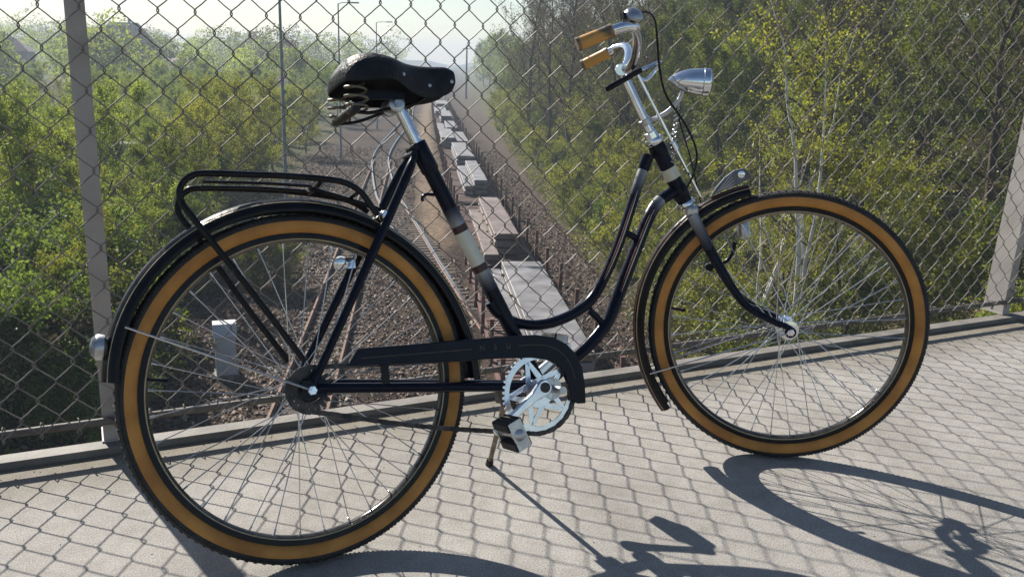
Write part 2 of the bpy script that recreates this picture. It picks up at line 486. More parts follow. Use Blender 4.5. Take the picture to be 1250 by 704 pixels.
# ---- wheels (local axis Y, centre at hub)
def ringprof(prof, n=96):
    b = MB(); k = len(prof)
    vs = []
    for i in range(n):
        t = 2 * math.pi * i / n
        for (r_, y) in prof: vs.append((r_ * math.cos(t), y, r_ * math.sin(t)))
    fs = []
    for i in range(n):
        j = (i + 1) % n
        for q in range(k - 1): fs.append((i*k+q, i*k+q+1, j*k+q+1, j*k+q))
    return b.add(vs, fs)
rim_b = ringprof([(0.303, 0.0125), (0.303, 0.0105), (0.296, 0.0105), (0.296, -0.0105), (0.303, -0.0105), (0.303, -0.0125), (0.292, -0.0125), (0.2895, -0.0118)])
rim_b2 = ringprof([(0.2895, -0.0118), (0.2855, -0.006), (0.2845, 0.0), (0.2855, 0.006), (0.2895, 0.0118)])
rim_b3 = ringprof([(0.2895, 0.0118), (0.292, 0.0125), (0.303, 0.0125)])
rim = MB()
rim.add(rim_b.v, rim_b.f); rim.cur = 1; rim.add(rim_b2.v, rim_b2.f); rim.cur = 0; rim.add(rim_b3.v, rim_b3.f)
rim_me = rim.mesh("wheel", [M['black'], M['rimdark']])
pin = ringprof([(0.2897, 0.0122), (0.2920, 0.0132)]); pb = ringprof([(0.2920, -0.0132), (0.2897, -0.0122)]); pin.add(pb.v, pb.f)
pin_me = pin.mesh("pinstripe", M['gold'])
sw = ringprof([(0.302, 0.0100), (0.306, 0.0150), (0.313, 0.0188), (0.320, 0.0195), (0.327, 0.0178)])
sb = ringprof([(0.327, -0.0178), (0.320, -0.0195), (0.313, -0.0188), (0.306, -0.0150), (0.302, -0.0100)]); sw.add(sb.v, sb.f)
sw_me = sw.mesh("sidewall", M['tan'])
tr = ringprof([(0.326, 0.0184), (0.331, 0.0180), (0.336, 0.0145), (0.3395, 0.0080), (0.3405, 0.0), (0.3395, -0.0080), (0.336, -0.0145), (0.331, -0.0180), (0.326, -0.0184)])
for i in range(250):
    t = 2 * math.pi * (i + 0.5) / 250
    er = np.array([math.cos(t), 0, math.sin(t)]); et = np.array([-math.sin(t), 0, math.cos(t)]); ey = np.array([0, 1.0, 0])
    for s in (-1, 1):
        nrm = er * 0.75 + ey * s * 0.66; nrm /= np.linalg.norm(nrm); tg = np.cross(et, nrm)
        tr.box(er * 0.3352 + ey * s * 0.0152, (0.0048, 0.0062, 0.0028), np.stack([et, tg, nrm], 1))
        if i % 2 == 0: tr.box(er * 0.3402 + ey * s * 0.0045, (0.0055, 0.006, 0.0018), np.stack([et, ey, er], 1))
tr_me = tr.mesh("tyre", M['rubber'], smooth=False)
def spoke_mesh(side, dirn):
    a0 = 0.0; fl = 0.0205; y0 = 0.030 * side
    a1 = a0 + dirn * R(62)
    p0 = np.array([fl * math.cos(a0), y0, fl * math.sin(a0)]); p1 = np.array([0.2875 * math.cos(a1), 0.002 * side, 0.2875 * math.sin(a1)])
    b = MB(); d = p1 - p0
    b.tube([p0, p0 + d * 0.955, p0 + d * 0.956, p1], [0.00115, 0.00115, 0.0021, 0.0021], 6)
    return b.mesh("spoke", M['spoke'])
SPOKES = {(s, d): spoke_mesh(s, d) for s in (-1, 1) for d in (-1, 1)}
def wheel(mw, rear, spin):
    wh = link("wheel", rim_me, bike, mw)
    link("tyre", tr_me, wh); link("sidewall", sw_me, wh); link("pinstripe", pin_me, wh)
    for i in range(36):
        s = 1 if i % 2 else -1; d = 1 if (i // 2) % 2 else -1
        a = spin + i * 2 * math.pi / 36 - d * R(62)
        link("spoke", SPOKES[(s, d)], wh, Matrix.Rotation(-a, 4, 'Y'))
    h = MB()
    if rear:
        h.lathe([(-0.052, 0.012), (-0.045, 0.013), (-0.034, 0.015), (-0.034, 0.026), (-0.029, 0.026), (-0.028, 0.0185), (0.022, 0.0185), (0.024, 0.030), (0.031, 0.030), (0.032, 0.024), (0.045, 0.022), (0.052, 0.014)], (0, 0, 0), (0, 1, 0), 28)
        hm = M['hubdark']
    else:
        h.lathe([(-0.046, 0.008), (-0.040, 0.013), (-0.035, 0.014), (-0.034, 0.024), (-0.029, 0.024), (-0.026, 0.012), (-0.012, 0.0095), (0.012, 0.0095), (0.026, 0.012), (0.029, 0.024), (0.034, 0.024), (0.035, 0.014), (0.040, 0.013), (0.046, 0.008)], (0, 0, 0), (0, 1, 0), 28)
        hm = M['chrome']
    part("hub", h, hm, wh)
    x = MB(); L = 0.074 if rear else 0.062
    x.lathe([(-L, 0.0045), (L, 0.0045)], (0, 0, 0), (0, 1, 0), 12)
    for s in (-1, 1):
        x.lathe([(0, 0.0098), (0.009, 0.0098), (0.0105, 0.0080)], (0, s * (L - 0.014), 0), (0, s, 0), 6)
        x.lathe([(0, 0.0125), (0.003, 0.0125)], (0, s * (L - 0.018), 0), (0, s, 0), 16)
    part("axle", x, M['chrome'], wh)
    v = MB(); vd = np.array([math.cos(spin + 2.9), 0, math.sin(spin + 2.9)])
    v.tube([vd * 0.287, vd * 0.262, vd * 0.2615, vd * 0.252], [0.0035, 0.0035, 0.0045, 0.0045], 8)
    part("valve", v, M['black'], wh)
    return wh
RHUB = np.array([0, 0, RT])
wheel(Matrix.Translation(RHUB), True, 0.05)
FWM = BM.T @ np.stack([fu, -fn, fw_], 1)      # steered wheel frame in bicycle coordinates
wheel(mat4(FWM, FHUB), False, 0.13)
FWX, FWY, FWZ = FWM[:, 0], FWM[:, 1], FWM[:, 2]
def FL(x, y, z): return FHUB + FWX * x + FWY * y + FWZ * z
def to_f(P): return FWM.T @ (np.asarray(P) - FHUB)

# ---- frame
fr = MB()
BB = BP(660, 472, -0.0)
SEAT = BP(511, 180); 
st_pts = [SEAT, BP(553, 282), BP(578, 334), BP(604, 392), BB]
def seg(b, p, q, r1, r2=None, n=14): b.tube([p, q], [r1, r1 if r2 is None else r2], n)
seg(fr, st_pts[0], BB, 0.0165)
fr.lathe([(-0.022, 0.0185), (-0.020, 0.0195), (0.040, 0.0195), (0.046, 0.0168)], SEAT + (BB - SEAT) / np.linalg.norm(BB - SEAT) * 0.012, BB - SEAT, 18)
fr.lathe([(-0.038, 0.022), (0.038, 0.022)], BB, (0, 1, 0), 20)
up_px = [(789, 196), (778, 228), (769, 257), (754, 301), (739, 336), (723, 364), (703, 381), (679, 392), (659, 396.5), (640, 396), (622, 391), (606, 380), (598, 368)]
up_path = smooth_path([BP(*q) for q in up_px], 5)
fr.tube(up_path, 0.0122, 14)
dn_px = [(822, 234), (806, 245), (793, 263), (774, 310), (759, 349), (745, 386), (733, 405), (716, 424), (690, 447), (663, 470)]
dn_path = smooth_path([BP(*q) for q in dn_px], 5)
fr.tube(dn_path, 0.0150, 14)
seg(fr, BP(719, 378), BP(739, 398), 0.0082)
seg(fr, BP(764, 284), BP(783, 294), 0.0082)
HDIR = (HEADB - HEADP) / np.linalg.norm(HEADB - HEADP)
seg(fr, HEADP - HDIR * 0.002, HEADB, 0.0185)
for c_, l_ in ((HEADP + HDIR * 0.018, 0.030), (HEADB - HDIR * 0.026, 0.034)):
    fr.lathe([(-l_/2, 0.0195), (-l_/2 + 0.004, 0.0212), (l_/2 - 0.004, 0.0212), (l_/2, 0.0195)], c_, HDIR, 18)
# lug at the upper tube end and rear triangle
ul = (up_path[6] - up_path[0]); ul /= np.linalg.norm(ul)
fr.lathe([(-0.012, 0.0145), (0.020, 0.0145), (0.024, 0.0128)], up_path[0], ul, 14)
SLUG = BP(503, 190)
for s in (-1, 1):
    top = SLUG + np.array([0, s * 0.017, 0]); low = RHUB + np.array([0.004, s * 0.060, 0.012])
    fr.tube(smooth_path([top, top + (low - top) * 0.12 + np.array([0, s * 0.010, 0]), top + (low - top) * 0.5 + np.array([0, s * 0.010, 0]), low], 5), [0.0075] * 3 + [0.0095] * 9 + [0.0085] * 4, 12)
    c0 = RHUB + np.array([0.010, s * 0.060, 0.002]); c1 = BB + np.array([-0.02, s * 0.026, 0.006])
    fr.tube(smooth_path([c0, c0 + (c1 - c0) * 0.3, c0 + (c1 - c0) * 0.72, c1], 4), 0.0105, 12)
    fr.box(RHUB + np.array([0.004, s * 0.061, 0.002]), (0.045, 0.006, 0.034))
fr.tube([SLUG + np.array([-0.004, -0.026, 0]), SLUG + np.array([-0.004, 0.026, 0])], 0.0075, 12)
frame = part("frame", fr, M['navy'])
# painted bands on seat tube, head tube and lugs
SD = (BB - SEAT) / np.linalg.norm(BB - SEAT)
def along(px, py): return float((BP(px, py) - SEAT) @ SD)
def sleeve(name, a, b_, r_, m, org=SEAT, d=SD):
    x = MB(); x.lathe([(a, r_), (b_, r_)], org, d, 20); return part(name, x, m, frame)
a0, a1, a2, a3 = along(552, 279), along(556, 287), along(576, 327), along(580, 335)
FADES = [mat("silver_fade_%d" % i, tuple(np.array((0.26, 0.26, 0.25)) * (1 - t) ** 1.6 + np.array((0.008, 0.010, 0.024))), 0.3, 0.35 * (1 - t), var=0.12, scale=24, spec=0.3) for i, t in enumerate(np.linspace(0, 0.92, 10))]
for i, fm_ in enumerate(FADES):
    sleeve("fade_band", a0 - 0.004 * (i + 1), a0 - 0.004 * i, 0.01675, fm_)
    sleeve("fade_band", a3 + 0.0045 * i, a3 + 0.0045 * (i + 1), 0.01675, fm_)
sleeve("oxblood_band", a0, a1, 0.01695, M['oxblood']); sleeve("cream_band", a1, a2, 0.01685, M['cream'])
sleeve("oxblood_band", a2, a3, 0.01695, M['oxblood'])
HL = np.linalg.norm(HEADB - HEADP)
sleeve("cream_band", HL * 0.42, HL * 0.60, 0.0190, M['cream'], HEADP, HDIR)
for pth, i0, i1, r_ in ((up_path, 2, 4, 0.0126), (dn_path, 5, 8, 0.0154)):
    for i, fm_ in enumerate(FADES):
        k0 = i0 + i * 0.5; e0_ = pth[int(k0)] + (pth[int(k0)+1] - pth[int(k0)]) * (k0 % 1); k1 = k0 + 0.5; e1_ = pth[int(k1)] + (pth[int(k1)+1] - pth[int(k1)]) * (k1 % 1)
        x = MB(); x.tube([e0_, e1_], r_, 14); part("fade_band", x, fm_, frame)
# thin lines along the upper and down tube
for pth, i0, i1, rr in ((up_path, 6, 22, 0.0122), (dn_path, 9, 22, 0.0150)):
    for nm_, m_, of in (("cream_line", M['cream'], 0.25), ("red_line", M['redline'], 0.55)):
        x = MB(); q = []
        for i in range(i0, i1):
            t = pth[i+1] - pth[i-1]; t /= np.linalg.norm(t); nrm = np.cross(t, (0, 1, 0)); nrm /= np.linalg.norm(nrm)
            q.append(pth[i] + np.array([0, -1, 0]) * rr * math.cos(of) + nrm * (-rr * math.sin(of)))
        k_ = len(q); x.tube(q, [0.0012 * math.sin(math.pi * (i + 0.6) / (k_ + 0.2)) + 0.0003 for i in range(k_)], 6); part(nm_, x, m_, frame)
x = MB(); pk = BP(530, 238); x.tube(smooth_path([pk, pk + (-0.016, 0, 0.002), pk + (-0.026, 0, -0.002), pk + (-0.028, 0, -0.012)], 4), 0.0035, 8); part("pump_peg", x, M['navy'])
x = MB(); x.lathe([(-0.024, 0.006), (-0.019, 0.0095), (0.019, 0.0095), (0.024, 0.006)], SEAT + SD * 0.006 + np.array([-0.016, 0, 0.002]), (0, 1, 0), 8); part("seat_bolt", x, M['black'])

# ---- seat post and saddle
SPT = BP(488, 132)
x = MB(); seg(x, SEAT + SD * 0.03, SPT - SD * 0.01, 0.0128); part("seat_post", x, M['chrome'])
def saddle():
    tip, rear = BP(549, 96), BP(408, 96)
    topz = [(408, 92), (418, 76), (436, 70), (462, 73.5), (490, 80), (515, 82.5), (540, 83), (551, 88)]
    botz = [(408, 108), (418, 112), (438, 112), (455, 110), (478, 121), (497, 125), (522, 118), (550, 104)]
    half = [0.066, 0.090, 0.098, 0.090, 0.054, 0.034, 0.028, 0.022]
    T = smooth_path([BP(*q) for q in topz], 4); Bm = smooth_path([BP(q[0], q[1], 0) for q in botz], 4); H = smooth_path([(h, 0, 0) for h in half], 4)[:, 0]
    b = MB(); n = 18; vs = []
    for i in range(len(T)):
        c = T[i]; zt = T[i][2]; zb = min(Bm[i][2], zt - 0.012)
        for q in range(n):
            t = math.pi * q / (n - 1)
            yy = math.cos(t); zz = math.sin(t)
            y = H[i] * np.sign(yy) * abs(yy) ** 0.75
            z = zb + (zt - zb) * (zz ** 0.55)
            vs.append((c[0], -y, z))
    fs = []
    for i in range(len(T) - 1):
        for q in range(n - 1): fs.append((i*n+q, (i+1)*n+q, (i+1)*n+q+1, i*n+q+1))
    fs.append(tuple(range(n))); fs.append(tuple((len(T)-1)*n + q for q in range(n))[::-1])
    b.add(vs, fs)
    sd = b.build("saddle", M['leather'], bike)
    sm = sd.modifiers.new("thick", 'SOLIDIFY'); sm.thickness = 0.004; sm.offset = -1
    ss = sd.modifiers.new("sub", 'SUBSURF'); ss.levels = 1; ss.render_levels = 1
    # rivets along the skirt
    for i, h in ((14, .9), (20, .9), (25, .9)):
        for s in (-1, 1):
            r_ = MB(); r_.lathe([(0, 0.0042), (0.0016, 0.0038), (0.0024, 0.002)], (T[i][0], s * (H[i] * 0.97), Bm[i][2] * 0.62 + T[i][2] * 0.38), (0, s, 0), 10); part("rivet", r_, M['steel'], sd)
    # coil springs, rails, clamp
    for s in (-1, 1):
        c = BP(424, 125); hx = []
        for k in range(46):
            t = k / 45; a = t * 3.4 * 2 * math.pi
            rad = 0.0225 - 0.006 * abs(t - 0.5)
            hx.append((c[0] + rad * math.cos(a), s * 0.060 + rad * math.sin(a), c[2] + 0.026 - 0.058 * t))
        b = MB(); b.tube(hx, 0.0027, 7); part("coil_spring", b, M['stand'], sd)
        b = MB(); cl = BP(478, 131); nose = BP(538, 103)
        b.tube(smooth_path([(c[0], s * 0.060, c[2] - 0.032), (c[0] + 0.035, s * 0.045, c[2] - 0.030), (cl[0], s * 0.018, cl[2] - 0.004), (cl[0] + 0.05, s * 0.014, cl[2] + 0.006), (nose[0], s * 0.008, nose[2])], 5), 0.0036, 8)
        part("saddle_rail", b, M['black'], sd)
        b = MB(); b.box((cl[0] - 0.028, s * 0.040, cl[2] + 0.016), (0.085, 0.006, 0.018)); part("under_bar", b, M['black'], sd, smooth=False)
    b = MB(); cl = BP(479, 130)
    b.lathe([(-0.030, 0.012), (-0.028, 0.017), (-0.016, 0.017), (-0.015, 0.012), (0.015, 0.012), (0.016, 0.017), (0.028, 0.017), (0.030, 0.012)], cl, (0, 1, 0), 16)
    b.lathe([(0, 0.009), (0.008, 0.009)], cl + np.array([0, -0.030, 0]), (0, -1, 0), 6)
    part("saddle_clamp", b, M['steel'], sd)
    b = MB(); bl = BP(422, 141); b.lathe([(-0.075, 0.008), (-0.070, 0.010), (0.070, 0.010), (0.075, 0.008)], bl, (0, 1, 0), 10); part("spring_bar", b, M['hubdark'], sd)
saddle()

# ---- fork, headset, stem
fk = MB()
CROWN = BP(846, 258)
for s in (-1, 1):
    px = [(845, 262), (861, 294), (878, 325), (895, 353), (913, 375), (937, 389), (964, 401)]
    lat = [0.030, 0.036, 0.042, 0.046, 0.049, 0.051, 0.052]
    near = [SP(q[0], q[1], -l) for q, l in zip(px, lat)]
    pts = [P + LFT * (l + s * l) for P, l in zip(near, lat)]
    fk.tube(smooth_path(pts, 5), np.interp(np.linspace(0, 1, 31), [0, 0.3, 1], [0.0135, 0.0125, 0.0075]), 12)
    e0 = FL(0, s * 0.052, 0); fk.lathe([(-0.003, 0.014), (0.003, 0.014)], e0, LFT, 14)
fork = part("fork", fk, M['navy'])
for s in (-1, 1):
    P0 = SP(845, 262, -0.030) + LFT * (0.030 + s * 0.030); P1 = SP(861, 294, -0.036) + LFT * (0.036 + s * 0.036)
    for i, fm_ in enumerate(FADES):
        x = MB(); x.tube([P0 + (P1 - P0) * 0.13 * i, P0 + (P1 - P0) * 0.13 * (i + 1)], [0.0141 - 0.0001 * i, 0.0140 - 0.0001 * i], 14); part("fade_band", x, fm_, fork)
x = MB()
cA = SP(845, 258, -0.030) + LFT * 0.030
x.box(cA, (0.030, 0.078, 0.026), np.stack([FWX, FWY, FWZ], 1))
fc_ = part("fork_crown", x, M['steel'], bike, smooth=False)
bv = fc_.modifiers.new("bevel", 'BEVEL'); bv.width = 0.007; bv.segments = 3
x = MB()
for P, l_ in ((HEADP - HDIR * 0.006, 0.016), (HEADB + HDIR * 0.006, 0.014)):
    x.lathe([(-l_/2, 0.014), (-l_/2, 0.021), (-l_/6, 0.0235), (l_/6, 0.0235), (l_/2, 0.0195)], P, HDIR, 20)
part("headset", x, M['chrome'])
STEM_T = BP(758, 86)
x = MB(); x.tube([HEADP, STEM_T], 0.0118, 16)
x.lathe([(-0.012, 0.013), (-0.010, 0.0165), (0.010, 0.0165), (0.012, 0.013)], HEADP - HDIR * 0.020, HDIR, 8)
stem = part("stem", x, M['chrome'])
# handlebar, placed against planes across the steering axis
HB = STEM_T
def HS(px, py, lat): return SP(px, py, lat, HB)
nearp = [HS(759, 84, 0.0), HS(768, 83, -0.03), HS(776, 70, -0.08), HS(779, 48, -0.16), HS(774, 34, -0.225), HS(762, 33, -0.255), HS(748, 37.5, -0.265), HS(725, 46.5, -0.272), HS(704, 55, -0.278)]
farp = [HS(759, 84, 0.0), HS(762, 83, 0.03), HS(766, 76, 0.08), HS(767, 64, 0.16), HS(763, 57.5, 0.22), HS(753, 59, 0.25), HS(743, 64, 0.262), HS(726, 72.5, 0.270), HS(711, 80, 0.276)]
bar = MB()
for P in (nearp, farp):
    pth = smooth_path(P, 5); bar.tube(pth[:-2], 0.0112, 14)
bar.lathe([(-0.020, 0.0130), (-0.017, 0.0150), (0.017, 0.0150), (0.020, 0.0130)], HB, LFT, 16)
hb = part("handlebar", bar, M['chrome'])
for P in (nearp, farp):
    g = smooth_path(P[6:], 5)
    x = MB(); k_ = len(g); x.tube(g[:int(k_*0.92)], [0.0150] * 2 + [0.0140] * (int(k_*0.92) - 2), 14); gp = part("grip", x, M['amber'], hb)
    x = MB(); x.tube(g[int(k_*0.92)-1:], [0.0144, 0.0150, 0.0158][:len(g[int(k_*0.92)-1:])] + [0.0158] * max(0, len(g[int(k_*0.92)-1:]) - 3), 14); part("grip_end", x, M['gripworn'], gp)
# bell on the walkway-side bend
bc = HS(772, 22, -0.235)
x = MB(); x.lathe([(0, 0.019), (0.006, 0.021), (0.014, 0.017), (0.019, 0.008), (0.020, 0.001)], bc, BM.T @ np.array([0.25, -0.35, 0.9]), 20); bell = part("bell", x, M['steel'])
x = MB(); bq = nearp[4]; x.tube([bq, bc], 0.007, 8); x.box(bc + np.array([-0.018, 0, 0.002]), (0.016, 0.012, 0.014)); part("bell_bracket", x, M['black'], bell)
# brake lever plate and pull rod
x = MB(); L0, L1, L2 = BP(741, 109, -0.05), BP(782, 86, -0.05), BP(806, 76, -0.03)
x.tube([L0, L0 + (L1 - L0) * 0.04, L1], [0.006, 0.0072, 0.0066], 10); lev = part("brake_lever", x, M['black'])
x = MB(); x.tube(smooth_path([L1, L2, BP(803, 83, 0.0), BP(788, 98, 0.01), BP(777, 92, 0.0)], 5), 0.0042, 8); part("lever_arm", x, M['chrome'], lev)
x = MB(); r0, r1 = BP(778, 90, -0.030), BP(855, 240, -0.030); x.tube([r0, r1], 0.0036, 8)
x.lathe([(-0.012, 0.005), (-0.010, 0.0075), (0.010, 0.0075), (0.012, 0.005)], r0 + (r1 - r0) * 0.58, r1 - r0, 10); part("brake_rod", x, M['chrome'], lev)
x = MB(); q0, q1 = BP(827, 128, -0.02), BP(820, 200, -0.02); hx = []
dq = q1 - q0
for k in range(100):
    t = k / 99; a = t * 2 * math.pi * 13; hx.append(q0 + dq * t + 0.0052 * np.array([math.cos(a), math.sin(a), 0]))
x.tube(hx, 0.0012, 5); part("return_spring", x, M['spoke'], lev)
# headlight
def headlight():
    a, b = SP(815.5, 97.5, 0.0), SP(868, 101.5, 0.0); d = b - a; Ln = np.linalg.norm(d); d /= Ln
    k = Ln / 0.105
    b_ = MB(); b_.lathe([(0, 0.0006), (0.003*k, 0.006*k), (0.012*k, 0.0135*k), (0.028*k, 0.0225*k), (0.050*k, 0.0295*k), (0.074*k, 0.0325*k), (0.084*k, 0.0325*k)], a, d, 32)
    hl = part("headlight", b_, M['chrome'])
    b_ = MB(); b_.lathe([(0.084*k, 0.0335*k), (0.086*k, 0.0352*k), (0.100*k, 0.0342*k), (0.103*k, 0.031*k)], a, d, 32); part("lamp_rim", b_, M['chrome'], hl)
    b_ = MB(); b_.lathe([(0.1005*k, 0.0315*k), (0.106*k, 0.026*k), (0.109*k, 0.014*k), (0.110*k, 0.001)], a, d, 28); part("lens", b_, M['glass'], hl)
    b_ = MB(); pts = smooth_path([SP(834, 110, 0), SP(829, 122, 0), SP(817, 135, 0), SP(802, 144, 0), SP(788, 149, 0)], 5)
    b_.tube(pts, 0.0058, 10); b_.lathe([(-0.008, 0.013), (-0.007, 0.0155), (0.007, 0.0155), (0.008, 0.013)], BP(788, 149), HDIR, 14); part("lamp_bracket", b_, M['steel'], hl)
headlight()
x = MB(); x.tube(smooth_path([HS(780, 17, -0.23), HS(790, 15, -0.2), HS(799, 24, -0.16), HS(802, 46, -0.11), HS(805, 82, -0.06), BP(813, 116, -0.05), BP(837, 153, -0.05), BP(850, 184, -0.05), BP(847, 211, -0.05), BP(836, 234, -0.03)], 6), 0.0026, 8); part("brake_cable", x, M['black'])
x = MB(); x.tube(smooth_path([SP(838, 113, 0.0), SP(826, 122, 0.02), SP(830, 150, 0.03), SP(842, 190, 0.04), SP(856, 250, 0.05)], 6), 0.0018, 6); part("lamp_wire", x, M['black'])

# ---- mudguards
def guard(name, tf, pts2, half, m, crown=0.010):
    """pts2: (angle, radius) about the hub; tf maps wheel-frame points; arched section"""
    sec = [(-half, -0.016), (-half * 0.96, -0.007), (-half * 0.7, 0.0), (-half * 0.36, crown * 0.72), (0, crown), (half * 0.36, crown * 0.72), (half * 0.7, 0.0), (half * 0.96, -0.007), (half, -0.016)]
    sec2 = [(y * 0.95, z - 0.0022) for y, z in sec][::-1]
    full = sec + sec2; k = len(full); b = MB(); vs = []
    for a, r_ in pts2:
        for y, z in full: vs.append(tf((r_ + z) * math.cos(a), y, (r_ + z) * math.sin(a)))
    fs = []
    n = len(pts2)
    for i in range(n - 1):
        for q in range(k):
            w_ = (q + 1) % k; fs.append((i*k+q, (i+1)*k+q, (i+1)*k+w_, i*k+w_))
    fs.append(tuple(range(k))); fs.append(tuple((n-1)*k + q for q in range(k))[::-1])
    b.add(vs, fs)
    g = part(name, b, m)
    for yy, mm, nm_ in ((-half * 0.66, M['gold'], "pinstripe"), (half * 0.66, M['gold'], "pinstripe")):
        ln = MB(); ln.tube([tf((r_ + 0.0006) * math.cos(a), yy, (r_ + 0.0006) * math.sin(a)) for a, r_ in pts2], 0.0011, 5); part(nm_, ln, mm, g)
    return g
def tf_r(x, y, z): return RHUB + np.array([x, y, z])
def polar_r(px, py):
    p = BP(px, py, 0.0) - RHUB; return math.atan2(p[2], p[0]), math.hypot(p[0], p[2])
rg = [(582, 462), (582, 428), (575, 392), (551, 347), (513, 310), (472, 279), (449, 265), (411, 250), (360, 243), (324, 246.5), (273, 258.5), (232, 277), (195, 306), (164, 340), (141, 381), (128, 440), (126, 466)]
pr = []
for q in rg:
    a, r_ = polar_r(*q); pr.append((a if a > -1.5 else a + 2 * math.pi, r_))
pr = sorted(pr); aa = np.array([q[0] for q in pr]); rr_ = np.array([q[1] for q in pr])
A2 = np.linspace(aa[0], aa[-1], 64); fit = np.polyfit(aa, rr_, 3)
REAR_G = [(a, float(np.polyval(fit, a)) - 0.008) for a in A2]
rgd = guard("rear_mudguard", tf_r, REAR_G, 0.0275, M['black'])
def gpt(G, i, y, dz=0.0): a, r_ = G[i]; return tf_r((r_ + dz) * math.cos(a), y, (r_ + dz) * math.sin(a))
def polar_f(px, py):
    p = to_f(SP(px, py, 0.0)); return math.atan2(p[2], p[0]), math.hypot(p[0], p[2])
fg = [(912, 225), (884, 238), (861, 249), (835, 266), (818, 278), (798, 309), (784, 343), (776, 379), (774.5, 416), (779, 434), (790, 468), (808, 500)]
pf = []
for q in fg:
    a, r_ = polar_f(*q); pf.append((a if a > -1.0 else a + 2 * math.pi, r_))
pf = sorted(pf); aa = np.array([q[0] for q in pf]); rr_ = np.array([q[1] for q in pf]); A2 = np.linspace(aa[0], aa[-1], 52); fit = np.polyfit(aa, rr_, 3)
FRONT_G = [(a, float(np.polyval(fit, a)) - 0.006) for a in A2]
fgd = guard("front_mudguard", FL, FRONT_G, 0.0265, M['black'])
def fgpt(i, y, dz=0.0): a, r_ = FRONT_G[i]; return FL((r_ + dz) * math.cos(a), y, (r_ + dz) * math.sin(a))
for s in (-1, 1):
    ln = MB(); ln.tube([FL((r_ + 0.0062) * math.cos(a), s * 0.0105, (r_ + 0.0062) * math.sin(a)) for a, r_ in FRONT_G], 0.0011, 5); part("red_line", ln, M['redline'], fgd)
# stays
for s in (-1, 1):
    i = int(np.argmin([abs(a - (polar_f(797, 448)[0] + 2 * math.pi if polar_f(797, 448)[0] < -1 else polar_f(797, 448)[0])) for a, _ in FRONT_G])); x = MB()
    x.tube([FL(0, s * 0.056, 0), fgpt(i, s * 0.030, -0.012)], 0.0022, 6); part("mudguard_stay", x, M['spoke'], fgd)
    j = int(np.argmin([abs(a - (polar_r(150, 392)[0] + 2 * math.pi if polar_r(150, 392)[0] < -1.5 else polar_r(150, 392)[0])) for a, _ in REAR_G])); x = MB()
    x.tube([RHUB + np.array([0, s * 0.068, 0]), gpt(REAR_G, j, s * 0.031, -0.012)], 0.0022, 6); part("mudguard_stay", x, M['spoke'], rgd)
# winged ornament on the front mudguard
def ornament():
    side = [(867, 240), (874, 229), (884, 217), (896, 208), (907, 205.5), (913, 208), (916, 217), (905, 223), (885, 231)]
    b = MB(); top = [SP(*q, lat=-0.0) for q in side]
    pts = np.array(top)
    b.extrude(pts - LFT * 0.0075, LFT * 0.015)
    o_ = part("guard_ornament", b, M['ornament'], fgd, smooth=False)
    for k in range(4):
        p0 = SP(871 + 3 * k, 238 - 2.5 * k, -0.009); p1 = SP(897 + 2.5 * k, 209.5 + 3.2 * k, -0.009)
        x = MB(); x.tube([p0, p0 + (p1 - p0) * 0.5 - FWX * 0.002 + FWZ * 0.0015, p1], [0.0006, 0.0013, 0.0016], 6)
    b2 = MB(); b2.lathe([(0, 0.0095), (0.0015, 0.0085), (0.0025, 0.004)], SP(905, 213, -0.008), -LFT, 18); part("oval_badge", b2, M['chrome'], fgd)
ornament()
for k in range(4):
    p0 = SP(873 + 3.5 * k, 237 - 2.0 * k, -0.0082); p1 = SP(893 + 1.5 * k, 213 + 3.6 * k, -0.0082)
    x = MB(); x.tube([p0, (p0 + p1) / 2, p1], [0.0006, 0.0014, 0.0012], 6); part("ornament_rib", x, M['steel'], fgd)

# ---- chain guard with its lettering
GY = -0.062
outl = [(425, 447), (437, 425.5), (500, 420.5), (560, 415), (620, 410.5), (655, 408.5), (676, 411.5), (692, 419.5), (704, 432), (711, 448), (714.5, 468), (715.5, 492), (706, 492.5), (697.5, 488.5), (695, 472), (690, 457), (682, 446.5), (669, 439), (650, 436.5), (600, 438), (560, 440.5), (500, 444)]
b = MB(); b.extrude([BP(*q, GY) for q in outl], (0, 0.012, 0))
cg = part("chain_guard", b, M['navy'], smooth=False)
bv = cg.modifiers.new("bevel", 'BEVEL'); bv.width = 0.0022; bv.segments = 2; bv.limit_method = 'ANGLE'
for pts in ([(440, 437), (500, 432.3), (576, 426)], [(632, 421.5), (655, 420.5), (672, 423), (686, 431), (696, 444), (702, 462)]):
    ln = MB(); ln.tube(smooth_path([BP(*q, GY - 0.0004) for q in pts], 4), 0.0007, 5); part("pinstripe", ln, M['line'], cg)
gx = BP(630, 421, GY) - BP(580, 425.5, GY); gx /= np.linalg.norm(gx)
gz = np.cross(gx, (0, 1, 0)); gz = gz if gz[2] > 0 else -gz
for ch, px, py in (("N", 588.5, 424.8), ("S", 604.5, 423.6), ("U", 620.5, 422.4)):
    cu = bpy.data.curves.new("letter", 'FONT'); cu.body = ch; cu.size = 0.0155; cu.align_x = 'CENTER'; cu.align_y = 'CENTER'; cu.extrude = 0.0004
    tmp = bpy.data.objects.new("letter", cu); COL.objects.link(tmp)
    dg = bpy.context.evaluated_depsgraph_get()
    me = bpy.data.meshes.new_from_object(tmp.evaluated_get(dg)); bpy.data.objects.remove(tmp)
    me.materials.clear(); me.materials.append(M['letter'])
    P = BP(px, py, GY - 0.0010)
    link("letter", me, cg, mat4(np.stack([gx, gz, np.cross(gx, gz)], 1), P))
b = MB(); b.box(BP(470, 456, -0.055), (0.016, 0.006, 0.040)); part("guard_bracket", b, M['black'], cg, smooth=False)

